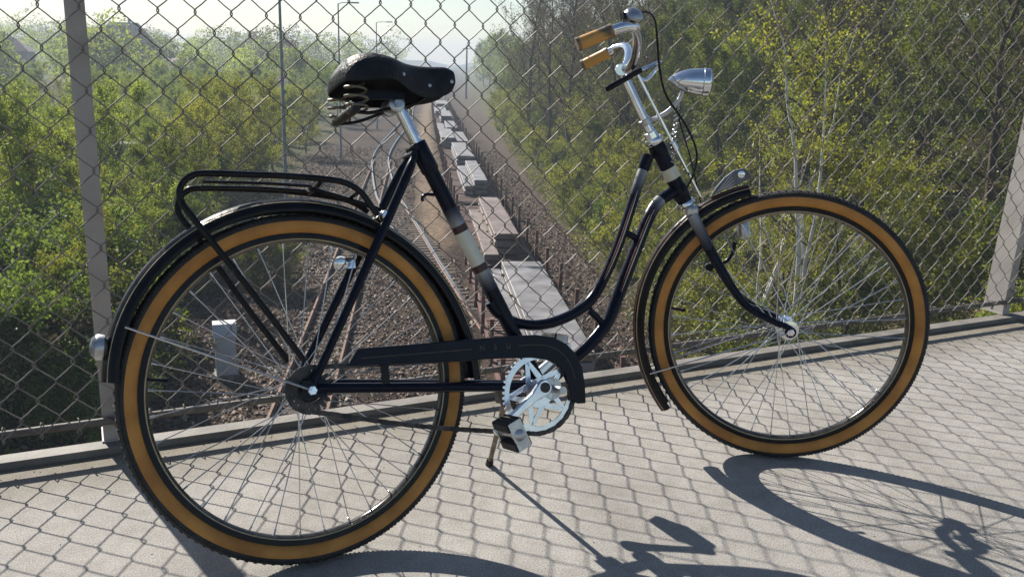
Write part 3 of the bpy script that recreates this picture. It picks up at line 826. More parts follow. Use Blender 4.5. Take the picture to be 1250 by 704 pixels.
# ---- chainring, cranks, pedals, chain
CY_ = -0.048
CRC = BP(657.5, 479, CY_); CR_R = float(np.linalg.norm(BP(657.5, 528.5, CY_) - BP(657.5, 430.5, CY_)) / 2)
def chainring():
    b = MB()
    def ring(r0, r1, y0, y1, n=64):
        vs = []
        for i in range(n):
            t = 2 * math.pi * i / n
            for r_, y in ((r0, y0), (r1, y0), (r1, y1), (r0, y1)): vs.append(CRC + np.array([r_ * math.cos(t), y, r_ * math.sin(t)]))
        fs = []
        for i in range(n):
            j = (i + 1) % n
            for q in range(4): fs.append((i*4+q, i*4+(q+1) % 4, j*4+(q+1) % 4, j*4+q))
        b.add(vs, fs)
    R1 = CR_R
    ring(R1 * 0.83, R1 * 0.955, -0.0015, 0.0015)
    ring(R1 * 0.16, R1 * 0.37, -0.004, 0.0015, 40)
    for i in range(46):                                      # teeth
        t = 2 * math.pi * i / 46; er = np.array([math.cos(t), 0, math.sin(t)]); et = np.array([-math.sin(t), 0, math.cos(t)])
        p0 = CRC + er * R1 * 0.95
        b.extrude([p0 - et * 0.0042 - (0, .0011, 0), p0 + et * 0.0042 - (0, .0011, 0), p0 + et * 0.0016 + er * 0.0062 - (0, .0011, 0), p0 - et * 0.0016 + er * 0.0062 - (0, .0011, 0)], (0, 0.0022, 0))
    for i in range(5):                                       # five-pointed star web: V-shaped arms from hub disc to ring
        t = 2 * math.pi * i / 5 + math.radians(107)
        for s in (-1, 1):
            p0 = np.array([math.cos(t), 0, math.sin(t)]) * R1 * 0.86
            t2 = t + s * math.radians(36); p1 = np.array([math.cos(t2), 0, math.sin(t2)]) * R1 * 0.33
            d = p1 - p0; d /= np.linalg.norm(d); nrm = np.cross(d, (0, 1, 0)); w0, w1 = R1 * 0.050, R1 * 0.075
            b.extrude([CRC + p0 - nrm * w0 + (0, -.0012, 0), CRC + p0 + nrm * w0 + (0, -.0012, 0), CRC + p1 + nrm * w1 + (0, -.0012, 0), CRC + p1 - nrm * w1 + (0, -.0012, 0)], (0, 0.0023, 0))
    o = part("chainring", b, M['alu'], smooth=False)
    return o
cring = chainring()
def crank(p0, p1, y, name="crank"):
    b = MB(); d = p1 - p0; Ln = np.linalg.norm(d); d /= Ln; nrm = np.cross(d, (0, 1, 0)); nrm /= np.linalg.norm(nrm)
    prof = [(-0.015, 0.010), (-0.010, 0.0155), (0.0, 0.018), (0.012, 0.0155), (0.03, 0.0105), (Ln * 0.6, 0.0085), (Ln - 0.016, 0.0095), (Ln, 0.0125), (Ln + 0.008, 0.0105), (Ln + 0.012, 0.006)]
    outl = [p0 + d * a + nrm * h for a, h in prof] + [p0 + d * a - nrm * h for a, h in reversed(prof)]
    b.extrude(np.array(outl) + np.array([0, -0.006, 0]), (0, 0.012, 0))
    o = part(name, b, M['alu'], smooth=False)
    bv = o.modifiers.new("bevel", 'BEVEL'); bv.width = 0.003; bv.segments = 2
    return o
C0, C1 = BP(664, 472.5, -0.080), BP(609, 524, -0.080)
ck = crank(C0, C1, -0.08)
b = MB(); b.lathe([(0, 0.011), (0.003, 0.011), (0.004, 0.007)], C0 + np.array([0, -0.006, 0]), (0, -1, 0), 18); part("crank_bolt", b, M['hubdark'], ck)
b = MB(); b.lathe([(-0.10, 0.0085), (0.075, 0.0085)], BB, (0, 1, 0), 14); b.lathe([(0, 0.024), (0.006, 0.026), (0.012, 0.024)], BB + np.array([0, -0.040, 0]), (0, -1, 0), 24); part("bottom_bracket", b, M['steel'])
F0 = BB + np.array([0, 0.072, 0]); cd = C1 - C0; F1 = F0 - np.array([cd[0], 0, cd[2]])
crank(F0, F1, 0.072)
def pedal(P, sgn, tilt):
    """P: crank end; built outwards along sgn*y"""
    ct, s_ = math.cos(tilt), math.sin(tilt)
    ex = np.array([ct, 0, s_]); ez = np.array([-s_, 0, ct]); ey = np.array([0, sgn, 0])
    Bs = np.stack([ex, ey, ez], 1); c = P + ey * 0.055
    b = MB(); b.lathe([(0, 0.0075), (0.012, 0.0125), (0.020, 0.0135), (0.030, 0.010), (0.070, 0.010), (0.080, 0.0135), (0.092, 0.0125), (0.096, 0.006)], P + ey * 0.004, ey, 18)
    pd = part("pedal", b, M['steel'])
    for q in (-1, 1):
        r_ = MB(); r_.box(c + ez * q * 0.0215 + ey * 0.004, (0.038, 0.066, 0.017), Bs)
        for k in range(4): r_.box(c + ez * q * 0.0305 + ex * (-0.0135 + 0.0090 * k) + ey * 0.004, (0.0055, 0.064, 0.0030), Bs)
        blk = part("pedal_block", r_, M['rubber'], pd, smooth=False)
        bvv = blk.modifiers.new("bevel", 'BEVEL'); bvv.width = 0.0025; bvv.segments = 2
    for yy in (0.024, 0.094):
        r_ = MB(); r_.box(P + ey * yy, (0.030, 0.003, 0.060), Bs); part("end_plate", r_, M['steel'], pd, smooth=False)
pedal(C1, -1, math.radians(20)); pedal(F1, 1, math.radians(-15))
# chain: sprocket, lower and upper run
def chain():
    b = MB(); c0 = RHUB + np.array([0, CY_, 0]); sr = 0.041
    for i in range(20):
        t = 2 * math.pi * i / 20; er = np.array([math.cos(t), 0, math.sin(t)]); et = np.array([-math.sin(t), 0, math.cos(t)])
        b.extrude([c0 + er * sr * 0.6 - et * 0.006 - (0, .0012, 0), c0 + er * sr * 0.6 + et * 0.006 - (0, .0012, 0), c0 + er * sr + et * 0.004 - (0, .0012, 0), c0 + er * (sr + 0.005) - (0, .0012, 0), c0 + er * sr - et * 0.004 - (0, .0012, 0)], (0, 0.0024, 0))
    part("sprocket", b, M['hubdark'], bike, smooth=False)
    low = [c0 + np.array([0.0, 0, -0.043]), BP(411, 506, CY_), BP(479, 516, CY_), BP(537, 522, CY_), BP(600, 526, CY_), CRC + np.array([-0.012, 0, -CR_R - 0.001])]
    path = list(smooth_path(low, 12))
    for k in range(1, 26): 
        a = math.radians(-98 + k * 7.4); path.append(CRC + np.array([math.cos(a), 0, math.sin(a)]) * (CR_R + 0.001))
    topc = CRC + np.array([-0.004, 0, CR_R + 0.001])
    path += list(smooth_path([topc, (topc + c0 + np.array([0, 0, 0.043])) / 2 - np.array([0, 0, 0.004]), c0 + np.array([0, 0, 0.043])], 14))
    for k in range(1, 16):
        a = math.radians(90 + k * 11.5); path.append(c0 + np.array([math.cos(a), 0, math.sin(a)]) * 0.043)
    P = np.array(path); sL = np.concatenate([[0], np.cumsum(np.linalg.norm(np.diff(P, axis=0), axis=1))])
    n = int(sL[-1] / 0.0127); q = np.linspace(0, sL[-1], n + 1); X = np.stack([np.interp(q, sL, P[:, i]) for i in range(3)], 1)
    b = MB()
    for i in range(n):
        d = X[i+1] - X[i]; L = np.linalg.norm(d); d /= L; up = np.cross((0, 1, 0), d); Bs = np.stack([d, np.array([0, 1.0, 0]), up], 1); m_ = (X[i] + X[i+1]) / 2
        off = 0.0040 if i % 2 else 0.0027
        for s in (-1, 1): b.box(m_ + np.array([0, s * off, 0]), (L * 1.30, 0.0011, 0.0096 if i % 2 else 0.0088), Bs)
        b.box(X[i], (0.0064, 0.0085, 0.0064), Bs)
    part("chain", b, M['hubdark'], bike, smooth=False)
chain()

# ---- kickstand
FOOT = W2L(on_z(597, 567, 0.0)); KT = BB + np.array([-0.075, 0.030, -0.020])
b = MB(); d = FOOT - KT; b.tube([KT, KT + d * 0.97, FOOT + d / np.linalg.norm(d) * -0.004], [0.0068, 0.0060, 0.0068], 10); ks = part("kickstand", b, M['stand'])
b = MB(); b.box(KT + np.array([0.0, -0.012, 0.010]), (0.040, 0.046, 0.030)); b.lathe([(-0.02, 0.010), (0.02, 0.010)], KT + np.array([0, -0.012, -0.010]), (0, 1, 0), 12); part("stand_bracket", b, M['hubdark'], ks, smooth=False)
b = MB(); b.lathe([(-0.022, 0.0085), (-0.006, 0.0100), (0.0, 0.0092)], FOOT, d, 12); part("rubber_foot", b, M['rubber'], ks)

# ---- luggage rack
rk = MB()
nr = [(372, 441), (300, 347), (234, 264), (222, 247), (219, 234), (224, 222), (234, 214.5), (250, 211.5), (300, 213), (353, 215), (400, 219), (424, 224), (441, 235), (452, 250), (461, 263)]
RN = smooth_path([BP(*q, y=(-0.064 if i < 3 else -0.060)) for i, q in enumerate(nr)], 6)
rk.tube(RN, 0.0062, 10)
Fh = smooth_path([BP(*q, y=0.060) for q in [(352, 441), (294, 365), (243, 292), (226, 272), (217.5, 258), (218.5, 244), (227, 234), (241, 230), (300, 231), (350, 233.5), (398, 239.5), (422, 244), (438, 251), (449, 259)]], 6)
rk.tube(Fh, 0.0062, 10)
rack = part("luggage_rack", rk, M['black'])
def near_far(px):
    def fx(path, X): return path[int(np.argmin(np.abs(path[:, 0] - X) + (path[:, 2] < 0.6) * 9))]
    X = BP(px, 214, -0.06)[0]; return fx(RN, X), fx(Fh, X)
for px in (244, 395, 437):
    a, c = near_far(px); b = MB(); b.tube(smooth_path([a, (a + c) / 2 - np.array([0, 0, 0.004]), c], 4), 0.0048, 8); part("cross_bar", b, M['black'], rack)
a, c = near_far(330); a2, c2 = near_far(250); a3, c3 = near_far(385)
for f_ in (0.33, 0.67):
    b = MB(); b.tube(smooth_path([a2 + (c2 - a2) * f_ - np.array([0, 0, 0.006]), a + (c - a) * f_ - np.array([0, 0, 0.006]), a3 + (c3 - a3) * f_ - np.array([0, 0, 0.006])], 4), 0.0032, 8); part("spring_clip_wire", b, M['black'], rack)
b = MB(); lo = gpt(REAR_G, int(len(REAR_G) * 0.36), 0.0, 0.012); mid = (near_far(385)[0] + near_far(385)[1]) / 2
b.tube(smooth_path([lo, lo + (0.004, 0, 0.02), mid + (0, 0, -0.004)], 4), 0.005, 8); part("rack_bracket", b, M['black'], rack)
b = MB(); b.lathe([(-0.045, 0.007), (-0.040, 0.0105), (0.040, 0.0105), (0.045, 0.007)], BP(463, 265), (0, 1, 0), 12); part("rack_clamp", b, M['chrome'], rack)

# ---- tail lamp
tl = BP(116, 427, 0.0); td = gpt(REAR_G, 60, 0, 0) - RHUB
b = MB(); b.lathe([(0, 0.016), (0.006, 0.0225), (0.016, 0.0235), (0.020, 0.0215)], tl + np.array([0.020, 0, 0.002]), (-1, 0, 0.16), 24); tlo = part("tail_lamp", b, M['steel'])
b = MB(); b.lathe([(0.0195, 0.0210), (0.026, 0.0155), (0.029, 0.005), (0.0295, 0.001)], tl + np.array([0.020, 0, 0.002]), (-1, 0, 0.16), 24); part("lens", b, M['glass'], tlo)
b = MB(); b.box(tl + np.array([0.026, 0, -0.030]), (0.008, 0.030, 0.050)); part("lamp_plate", b, M['black'], tlo, smooth=False)

# ---- dynamo on the far fork blade
dc = SP(907, 277, 0.050)
b = MB(); dd = SP(909, 290, 0.050) - SP(905, 264, 0.050); dd /= np.linalg.norm(dd)
b.lathe([(-0.030, 0.006), (-0.024, 0.007), (-0.022, 0.012), (-0.014, 0.0165), (0.022, 0.0165), (0.028, 0.011)], dc, dd, 20); dy = part("dynamo", b, M['steel'])
b = MB(); b.tube(smooth_path([SP(866, 327, 0.045), SP(885, 320, 0.050), SP(894, 309, 0.050), SP(897, 295, 0.050)], 4), 0.0055, 8); b.lathe([(-0.008, 0.010), (0.008, 0.010)], SP(865, 326, 0.040), LFT, 12); part("dynamo_bracket", b, M['black'], dy)
b = MB(); kc = BP(416, 322, 0.045); b.lathe([(-0.012, 0.012), (-0.010, 0.015), (0.010, 0.015), (0.012, 0.012)], kc, (0.3, 1, 0.2), 16); b.box(kc + np.array([0.016, 0, 0]), (0.026, 0.012, 0.022)); part("stay_clip", b, M['chrome'], bike)

# ================================================================== RAILWAY BELOW THE BRIDGE
GZ = -8.6
def xc(y):
    """centre line of the train's track"""
    return np.interp(y, [0, 20, 36.7, 70, 100, 130, 164, 200, 400, 950, 1600], [3.58, 1.34, -0.53, -4.26, -7.55, -10.7, -14.1, -17.2, -31.5, -68, -110])
def sstep(a, b, x):
    t = np.clip((x - a) / (b - a), 0, 1); return t * t * (3 - 2 * t)
def zg(x, y):
    x = np.asarray(x, float); y = np.asarray(y, float)
    d = x - xc(y)
    h = 4.2 * sstep(6.5, 19, d) * (1 - 0.55 * sstep(80, 200, y)) + 0.5 * sstep(12, 22, -d)
    h = h + 3.0 * sstep(19, 60, d) * (1 - 0.5 * sstep(80, 200, y))
    h = h + 6.0 * sstep(500, 1200, y) * (np.abs(d) > 30)
    wob = 0.10 * np.sin(x * 1.3 + 0.7 * y) * np.sin(0.9 * y - 0.4 * x) + 0.22 * np.sin(0.31 * x + 1.1) * np.sin(0.23 * y)
    off = np.clip((np.abs(d + 3) - 9) / 6, 0, 1)
    return GZ + h + wob * off
def ground():
    xs = np.concatenate([np.linspace(-900, -60, 30)[:-1], np.arange(-60, 60, 0.6), np.linspace(60, 900, 30)])
    ys = np.concatenate([np.linspace(-60, 8, 10)[:-1], np.arange(8, 150, 0.6), np.linspace(150, 400, 70)[1:], np.linspace(400, 1500, 25)[1:]])
    X, Y = np.meshgrid(xs, ys); Z = zg(X, Y)
    nx, ny = len(xs), len(ys)
    V = np.stack([X, Y, Z], -1).reshape(-1, 3)
    I = np.arange(nx * ny).reshape(ny, nx)
    Q = np.stack([I[:-1, :-1], I[:-1, 1:], I[1:, 1:], I[1:, :-1]], -1).reshape(-1, 4)
    d = (X - xc(Y)).ravel(); y = Y.ravel()
    rs = np.random.RandomState(3)
    nz = 0.35 * np.sin(V[:, 0] * 0.9 + 2 * np.sin(y * 0.31)) + 0.35 * np.sin(y * 0.57 + 1.3 * np.sin(V[:, 0] * 0.4)) + rs.normal(0, 0.25, len(d))
    ballast = np.array([0.066, 0.046, 0.034]); soil = np.array([0.085, 0.066, 0.050]); sand = np.array([0.20, 0.150, 0.105]); litter = np.array([0.10, 0.082, 0.045]); green = np.array([0.060, 0.075, 0.024])
    w_sand = sstep(-3.9, -3.1, d + 0.3 * nz) * (1 - sstep(-2.0, -1.5, d)) * sstep(36, 52, y + 3 * nz) + 0.0 * d
    w_grass = sstep(4.6, 7.2, d + nz - 0.02 * np.clip(y - 30, 0, 120)) + sstep(12.0, 16.0, -d + nz)
    w_soil = sstep(3.2, 5.0, d + 0.5 * nz)
    mixn = sstep(-0.3, 0.5, nz)[:, None]
    C = ballast * (0.85 + 0.45 * nz[:, None]).clip(0.45, 1.5)
    C = C * (1 - w_soil[:, None]) + soil * w_soil[:, None]
    C = C * (1 - w_sand[:, None]) + sand * w_sand[:, None]
    wg = np.clip(w_grass, 0, 1)[:, None]
    C = C * (1 - wg) + (litter * mixn + green * (1 - mixn)) * wg
    m = bpy.data.materials.new("ground_soil"); m.use_nodes = True; nt = m.node_tree; b = nt.nodes["Principled BSDF"]
    b.inputs["Roughness"].default_value = 0.95; b.inputs["Specular IOR Level"].default_value = 0.1
    at = nt.nodes.new("ShaderNodeAttribute"); at.attribute_name = "soil"
    tc = nt.nodes.new("ShaderNodeTexCoord"); n1 = nt.nodes.new("ShaderNodeTexNoise"); n1.inputs["Scale"].default_value = 5.5; n1.inputs["Detail"].default_value = 8; n1.inputs["Roughness"].default_value = 0.75
    nt.links.new(tc.outputs["Object"], n1.inputs["Vector"])
    rp = nt.nodes.new("ShaderNodeValToRGB"); rp.color_ramp.elements[0].position = 0.36; rp.color_ramp.elements[0].color = (0.30, 0.28, 0.26, 1); rp.color_ramp.elements[1].position = 0.64; rp.color_ramp.elements[1].color = (1.6, 1.55, 1.5, 1)
    nt.links.new(n1.outputs[0], rp.inputs[0])
    mx = nt.nodes.new("ShaderNodeMix"); mx.data_type = 'RGBA'; mx.blend_type = 'MULTIPLY'; mx.inputs[0].default_value = 1
    nt.links.new(at.outputs["Color"], mx.inputs[6]); nt.links.new(rp.outputs[0], mx.inputs[7]); nt.links.new(mx.outputs[2], b.inputs["Base Color"])
    bp = nt.nodes.new("ShaderNodeBump"); bp.inputs["Strength"].default_value = 0.9; bp.inputs["Distance"].default_value = 0.12
    nt.links.new(n1.outputs[0], bp.inputs["Height"]); nt.links.new(bp.outputs[0], b.inputs["Normal"])
    me = quadmesh("ground", V, Q, m, smooth=True)
    ca = me.attributes.new("soil", 'FLOAT_COLOR', 'POINT')
    ca.data.foreach_set("color", np.concatenate([C, np.ones((len(C), 1))], 1).astype(np.float32).ravel())
    o = link("ground", me); tag(o, "gravelly railway ground with soil and leaf litter below the bridge", "ground", kind="structure")
ground()

# ---- grit swept against the edge plate of the walkway
def grit():
    rs = np.random.RandomState(8); b = MB()
    for i in range(900):
        edge = i < 640
        sx = rs.uniform(-0.8, 4.2); t = 0.004 + rs.gamma(1.1, 0.012) if edge else rs.uniform(0.02, 1.5); r_ = rs.uniform(0.0008, 0.0024) * (1.0 if edge else 0.8)
        P = np.array([sx, t, r_ * 0.4]); k = rs.normal(size=(6, 3)) * 0.25
        o = np.array([(1, 0, 0), (-1, 0, 0), (0, 1, 0), (0, -1, 0), (0, 0, .8), (0, 0, -.8)]) + k
        b.add(P + o * r_, [(0, 2, 4), (2, 1, 4), (1, 3, 4), (3, 0, 4), (2, 0, 5), (1, 2, 5), (3, 1, 5), (0, 3, 5)])
    o = b.build("grit", mat("grit", (0.05, 0.042, 0.034), 0.9, base2=(0.24, 0.21, 0.17), scale=60), None, False); o.matrix_basis = fm(0, 0, 0)
    tag(o, "loose grit and crumbs on the bridge walkway", "grit", kind="stuff")
grit()
TRACK_B = [(-4.1, 8), (-5.2, 18), (-6.5, 30), (-8.0, 43), (-9.7, 58), (-11.5, 74), (-12.6, 84)]
TRACK_C = [(1.0, 21), (-1.4, 29), (-4.0, 40), (-5.35, 46), (-7.65, 56.2), (-9.2, 63), (-11.7, 77), (-13.2, 87), (-14.5, 101), (-15.3, 113), (-17.3, 141), (-20.4, 170), (-23.0, 200), (-38, 400), (-74, 950)]
# ---- loose ballast
def ballast_stones():
    rs = np.random.RandomState(12); n = 85000
    y = 17 + 80 * rs.uniform(0, 1, n) ** 1.35; d = rs.uniform(-13.5, 5.2, n); x = xc(y) + d
    k = (np.abs(x) < 0.6 * y + 1) & ~((d > -1.4) & (d < 1.4)) & ~((d > -3.7) & (d < -1.4) & (y > 43)); x, y = x[k], y[k]; m = len(x)
    for tk in (TRACK_B, TRACK_C):
        t_ = np.array(tk); off_ = np.abs(np.abs(x - np.interp(y, t_[:, 1], t_[:, 0])) - 0.76); k = (off_ > 0.16) | (y < t_[0, 1]); x, y = x[k], y[k]
    m = len(x)
    C = np.stack([x, y, zg(x, y) + 0.012], 1)
    a = rs.normal(size=(m, 3)) * (1, 1, .35); a /= np.linalg.norm(a, axis=1)[:, None]
    b = rs.normal(size=(m, 3)) * (1, 1, .5); b -= a * (a * b).sum(1)[:, None]; b /= np.linalg.norm(b, axis=1)[:, None]
    s_ = rs.gamma(3.0, 0.014, (m, 1)) + 0.012; up = np.array([0, 0, 1.0]) * s_ * rs.uniform(0.5, 1.0, (m, 1))
    V = np.stack([C - a * s_, C - b * s_, C + a * s_, C + b * s_, C + up], 1).reshape(-1, 3)
    I = np.arange(m) * 5
    Q = np.concatenate([np.stack([I + p, I + q, I + 4], 1) for p, q in ((0, 1), (1, 2), (2, 3), (3, 0))])
    st = leaf_mat("ballast_stone", (0.046, 0.031, 0.022), (0.160, 0.112, 0.082), 0.0)
    o = link("ballast", quadmesh("ballast", V, Q, st, tint=np.repeat(rs.uniform(0, 1, m) ** 1.6, 5))); tag(o, "loose brown ballast stones between the tracks", "ballast", kind="stuff")
ballast_stones()
# ---- tracks
def resample(P, step):
    P = np.array(P, float); s = np.concatenate([[0], np.cumsum(np.linalg.norm(np.diff(P, axis=0), axis=1))])
    q = np.arange(0, s[-1], step); return np.stack([np.interp(q, s, P[:, i]) for i in range(2)], 1)
sl_b = MB(); sl_b.box((0, 0, -0.062), (2.5, 0.25, 0.16)); SLEEP_ME = sl_b.mesh("sleeper", M['sleeper'], smooth=False)
def track(pts, label, sleepers_to, rail_m, sleep_from=-99, dz=0.0):
    root = empty("railway_track", Matrix.Translation((pts[0][0], pts[0][1], GZ)))
    tag(root, label, "railway track", kind="structure")
    P = smooth_path([(p[0], p[1], 0) for p in pts], 10)[:, :2]
    D = np.gradient(P, axis=0); D /= np.linalg.norm(D, axis=1)[:, None]; Nn = np.stack([D[:, 1], -D[:, 0]], 1)
    for s in (-1, 1):
        C = P + Nn * s * 0.75
        b = MB(); k = len(C); vs = []
        sec = [(-0.065, 0.06), (0.065, 0.06), (0.065, 0.075), (0.012, 0.095), (0.012, 0.165), (0.036, 0.180), (0.036, 0.215), (-0.036, 0.215), (-0.036, 0.180), (-0.012, 0.165), (-0.012, 0.095), (-0.065, 0.075)]
        for i in range(k):
            for a, z in sec: vs.append((C[i][0] + Nn[i][0] * a - pts[0][0], C[i][1] + Nn[i][1] * a - pts[0][1], z + dz + 0.035))
        n = len(sec)
        for i in range(k - 1):
            for q in range(n):
                r_ = (q + 1) % n
                fs = (i*n+q, i*n+r_, (i+1)*n+r_, (i+1)*n+q)
                b.f.append(fs); b.mi.append(1 if q == 6 else 0)
        b.v = vs
        b.build("rail", [M['rust'], rail_m], root, smooth=False)
    S = resample(P, 0.62)
    Ds = np.gradient(S, axis=0)
    for i in range(len(S)):
        if sleep_from < S[i][1] < sleepers_to:
            a = math.atan2(Ds[i][1], Ds[i][0]) - math.pi / 2
            link("sleeper", SLEEP_ME, root, Matrix.Translation((S[i][0] - pts[0][0] + rnd.uniform(-.05, .05), S[i][1] - pts[0][1], dz + rnd.uniform(-.01, .01))) @ Matrix.Rotation(a + rnd.uniform(-.02, .02), 4, 'Z'))
ys_ = [8, 20, 40, 70, 100, 130, 164, 200, 280, 400, 650, 950]
track([(float(xc(y)), y) for y in ys_], "straight rusty track under the loaded wagons", 0, M['railshine'])
track([(-4.1, 8), (-5.2, 18), (-6.5, 30), (-8.0, 43), (-9.7, 58), (-11.5, 74), (-12.6, 84)], "straight rust-brown track beside the grey cabinet", 84, M['rust'], 14)
track([(1.0, 21), (-1.4, 29), (-4.0, 40), (-5.35, 46), (-7.65, 56.2), (-9.2, 63), (-11.7, 77), (-13.2, 87), (-14.5, 101), (-15.3, 113), (-17.3, 141), (-20.4, 170), (-23.0, 200), (-38, 400), (-74, 950)], "curving track with polished bright rails left of the sandy path", 118, M['railshine'], 33, dz=0.012)

# ---- the train: flat wagons with stakes, steel slabs on them
WL = 16.1
def heading(y): return math.atan2(float(xc(y + 4) - xc(y - 4)), 8.0)
DECK_Z = 1.25
def wagon_meshes():
    P = {}
    b = MB()
    for s in (-1, 1): b.box((s * 1.36, 0, DECK_Z - 0.16), (0.10, WL - 1.2, 0.30))
    P['sill'] = None
    s1 = MB(); s1.box((0, 0, 0), (0.09, WL - 1.2, 0.30)); s1.box((0, 0, 0.14), (0.16, WL - 1.2, 0.03)); P['side_sill'] = s1.mesh("side_sill", M['wagon'], False)
    h = MB(); h.box((0, 0, 0), (2.8, 0.16, 0.34)); P['headstock'] = h.mesh("headstock", M['wagondark'], False)
    d = MB(); rr = random.Random(2)
    n = 54
    for i in range(n):
        y = -(WL - 1.3) / 2 + (i + 0.5) * (WL - 1.3) / n
        d.box((rr.uniform(-.02, .02), y, rr.uniform(-.008, .008)), (2.62, (WL - 1.3) / n - 0.11, 0.05))
    P['deck_boards'] = d.mesh("deck_boards", M['board'], False)
    u = MB()
    for x in (-0.45, 0.45): u.box((x, 0, -0.25), (0.12, WL - 1.2, 0.35))
    for k in range(9): u.box((0, -6.4 + 1.6 * k, -0.14), (2.6, 0.12, 0.16))
    P['underframe'] = u.mesh("underframe", M['wagondark'], False)
    st = MB(); st.box((0, 0, 0.62), (0.11, 0.13, 1.30)); st.box((0, 0, -0.12), (0.16, 0.20, 0.26)); st.box((0, 0, 1.28), (0.13, 0.15, 0.04)); P['stake'] = st.mesh("stake", M['wagon'], False)
    w = MB(); w.lathe([(-0.07, 0.46), (-0.04, 0.49), (-0.04, 0.455), (0.06, 0.455), (0.06, 0.30), (0.10, 0.12), (0.13, 0.10)], (0, 0, 0), (1, 0, 0), 24); P['wagon_wheel'] = w.mesh("wagon_wheel", M['wagondark'])
    bg = MB()
    for s in (-1, 1): bg.box((s * 1.02, 0, 0.0), (0.12, 2.7, 0.22)); bg.box((s * 1.05, 0.9, -0.06), (0.2, 0.3, 0.3)); bg.box((s * 1.05, -0.9, -0.06), (0.2, 0.3, 0.3))
    bg.box((0, 0, 0.08), (2.1, 0.4, 0.2)); P['bogie'] = bg.mesh("bogie", M['wagondark'], False)
    bf = MB(); bf.lathe([(0, 0.08), (0.35, 0.08), (0.36, 0.22), (0.40, 0.22), (0.41, 0.18)], (0, 0, 0), (0, 1, 0), 18); P['buffer'] = bf.mesh("buffer", M['wagondark'])
    return P
WP = wagon_meshes()
ORD = ["first", "second", "third", "fourth", "fifth", "sixth", "seventh", "eighth", "ninth"]
RZ = GZ + 0.215
def wagon(i, y0):
    yc = y0 + WL / 2; h = heading(yc)
    mw = Matrix.Translation((float(xc(yc)), yc, RZ)) @ Matrix.Rotation(-h, 4, 'Z')
    w = empty("flat_wagon", mw)
    tag(w, f"red-brown stake wagon, {ORD[i]} of the train counted from the bridge", "wagon", "flat wagons of the freight train")
    for s in (-1, 1):
        link("side_sill", WP['side_sill'], w, Matrix.Translation((s * 1.37, 0, DECK_Z - 0.17)))
        link("headstock", WP['headstock'], w, Matrix.Translation((0, s * (WL - 1.2) / 2, DECK_Z - 0.19)))
        for k in range(5):
            link("stake", WP['stake'], w, Matrix.Translation((s * 1.47, -6.5 + 3.25 * k, DECK_Z + rnd.uniform(-.12, .05))) @ Matrix.Rotation(rnd.uniform(-.03, .03), 4, 'X') @ Matrix.Rotation(rnd.uniform(-.03, .03), 4, 'Y'))
        for q in (-1, 1):
            link("buffer", WP['buffer'], w, Matrix.Translation((q * 0.875, s * ((WL - 1.2) / 2 + 0.02), DECK_Z - 0.2)) @ Matrix.Rotation(0 if s > 0 else math.pi, 4, 'Z'))
        if i < 5:
            bg = link("bogie", WP['bogie'], w, Matrix.Translation((0, s * 5.2, 0.52)))
            for q in (-1, 1):
                for e_ in (-1, 1):
                    link("wagon_wheel", WP['wagon_wheel'], bg, Matrix.Translation((q * 0.76, e_ * 0.9, -0.06)) @ Matrix.Rotation(0 if q > 0 else math.pi, 4, 'Z'))
    o = link("deck_boards", WP['deck_boards'], w, Matrix.Translation((0, 0, DECK_Z))); o["kind"] = "stuff"
    link("underframe", WP['underframe'], w, Matrix.Translation((0, 0, DECK_Z)))
    return mw
WY0 = 18.75
SLABS = {0: [(0.28, 1.45, 2.7, 13.2, 0.0, 3, 'slab'), (-0.62, 0.35, 2.9, 13.2, 0.0, 2, 'slab')],
         1: [(0.30, 1.05, 2.2, 12.6, 0.0, 3, 'slabrust'), (-0.45, 0.62, 0.9, 12.2, 0.0, 1, 'slabrust')],
         2: [(0.42, 0.82, 3.4, 14.2, 0.0, 3, 'slab'), (-0.34, 0.55, 3.0, 13.6, 0.0, 2, 'slab')],
         3: [(0.20, 1.35, 1.0, 12.6, 0.0, 3, 'slab')],
         4: [(0.75, 1.15, 1.2, 12.4, 0.0, 2, 'slab'), (-0.62, 1.25, 1.0, 12.0, 0.0, 3, 'slab')],
         5: [(0.35, 1.2, 2.0, 13.0, 0.0, 2, 'slab'), (-0.8, 0.8, 2.0, 13.0, 0.0, 1, 'slab')],
         6: [(0.1, 1.4, 1.5, 13.5, 0.0, 3, 'slab')],
         7: [(-0.3, 1.7, 1.5, 13.5, 0.0, 2, 'slab')],
         8: [(0.1, 1.9, 1.5, 13.5, 0.0, 3, 'slab')]}
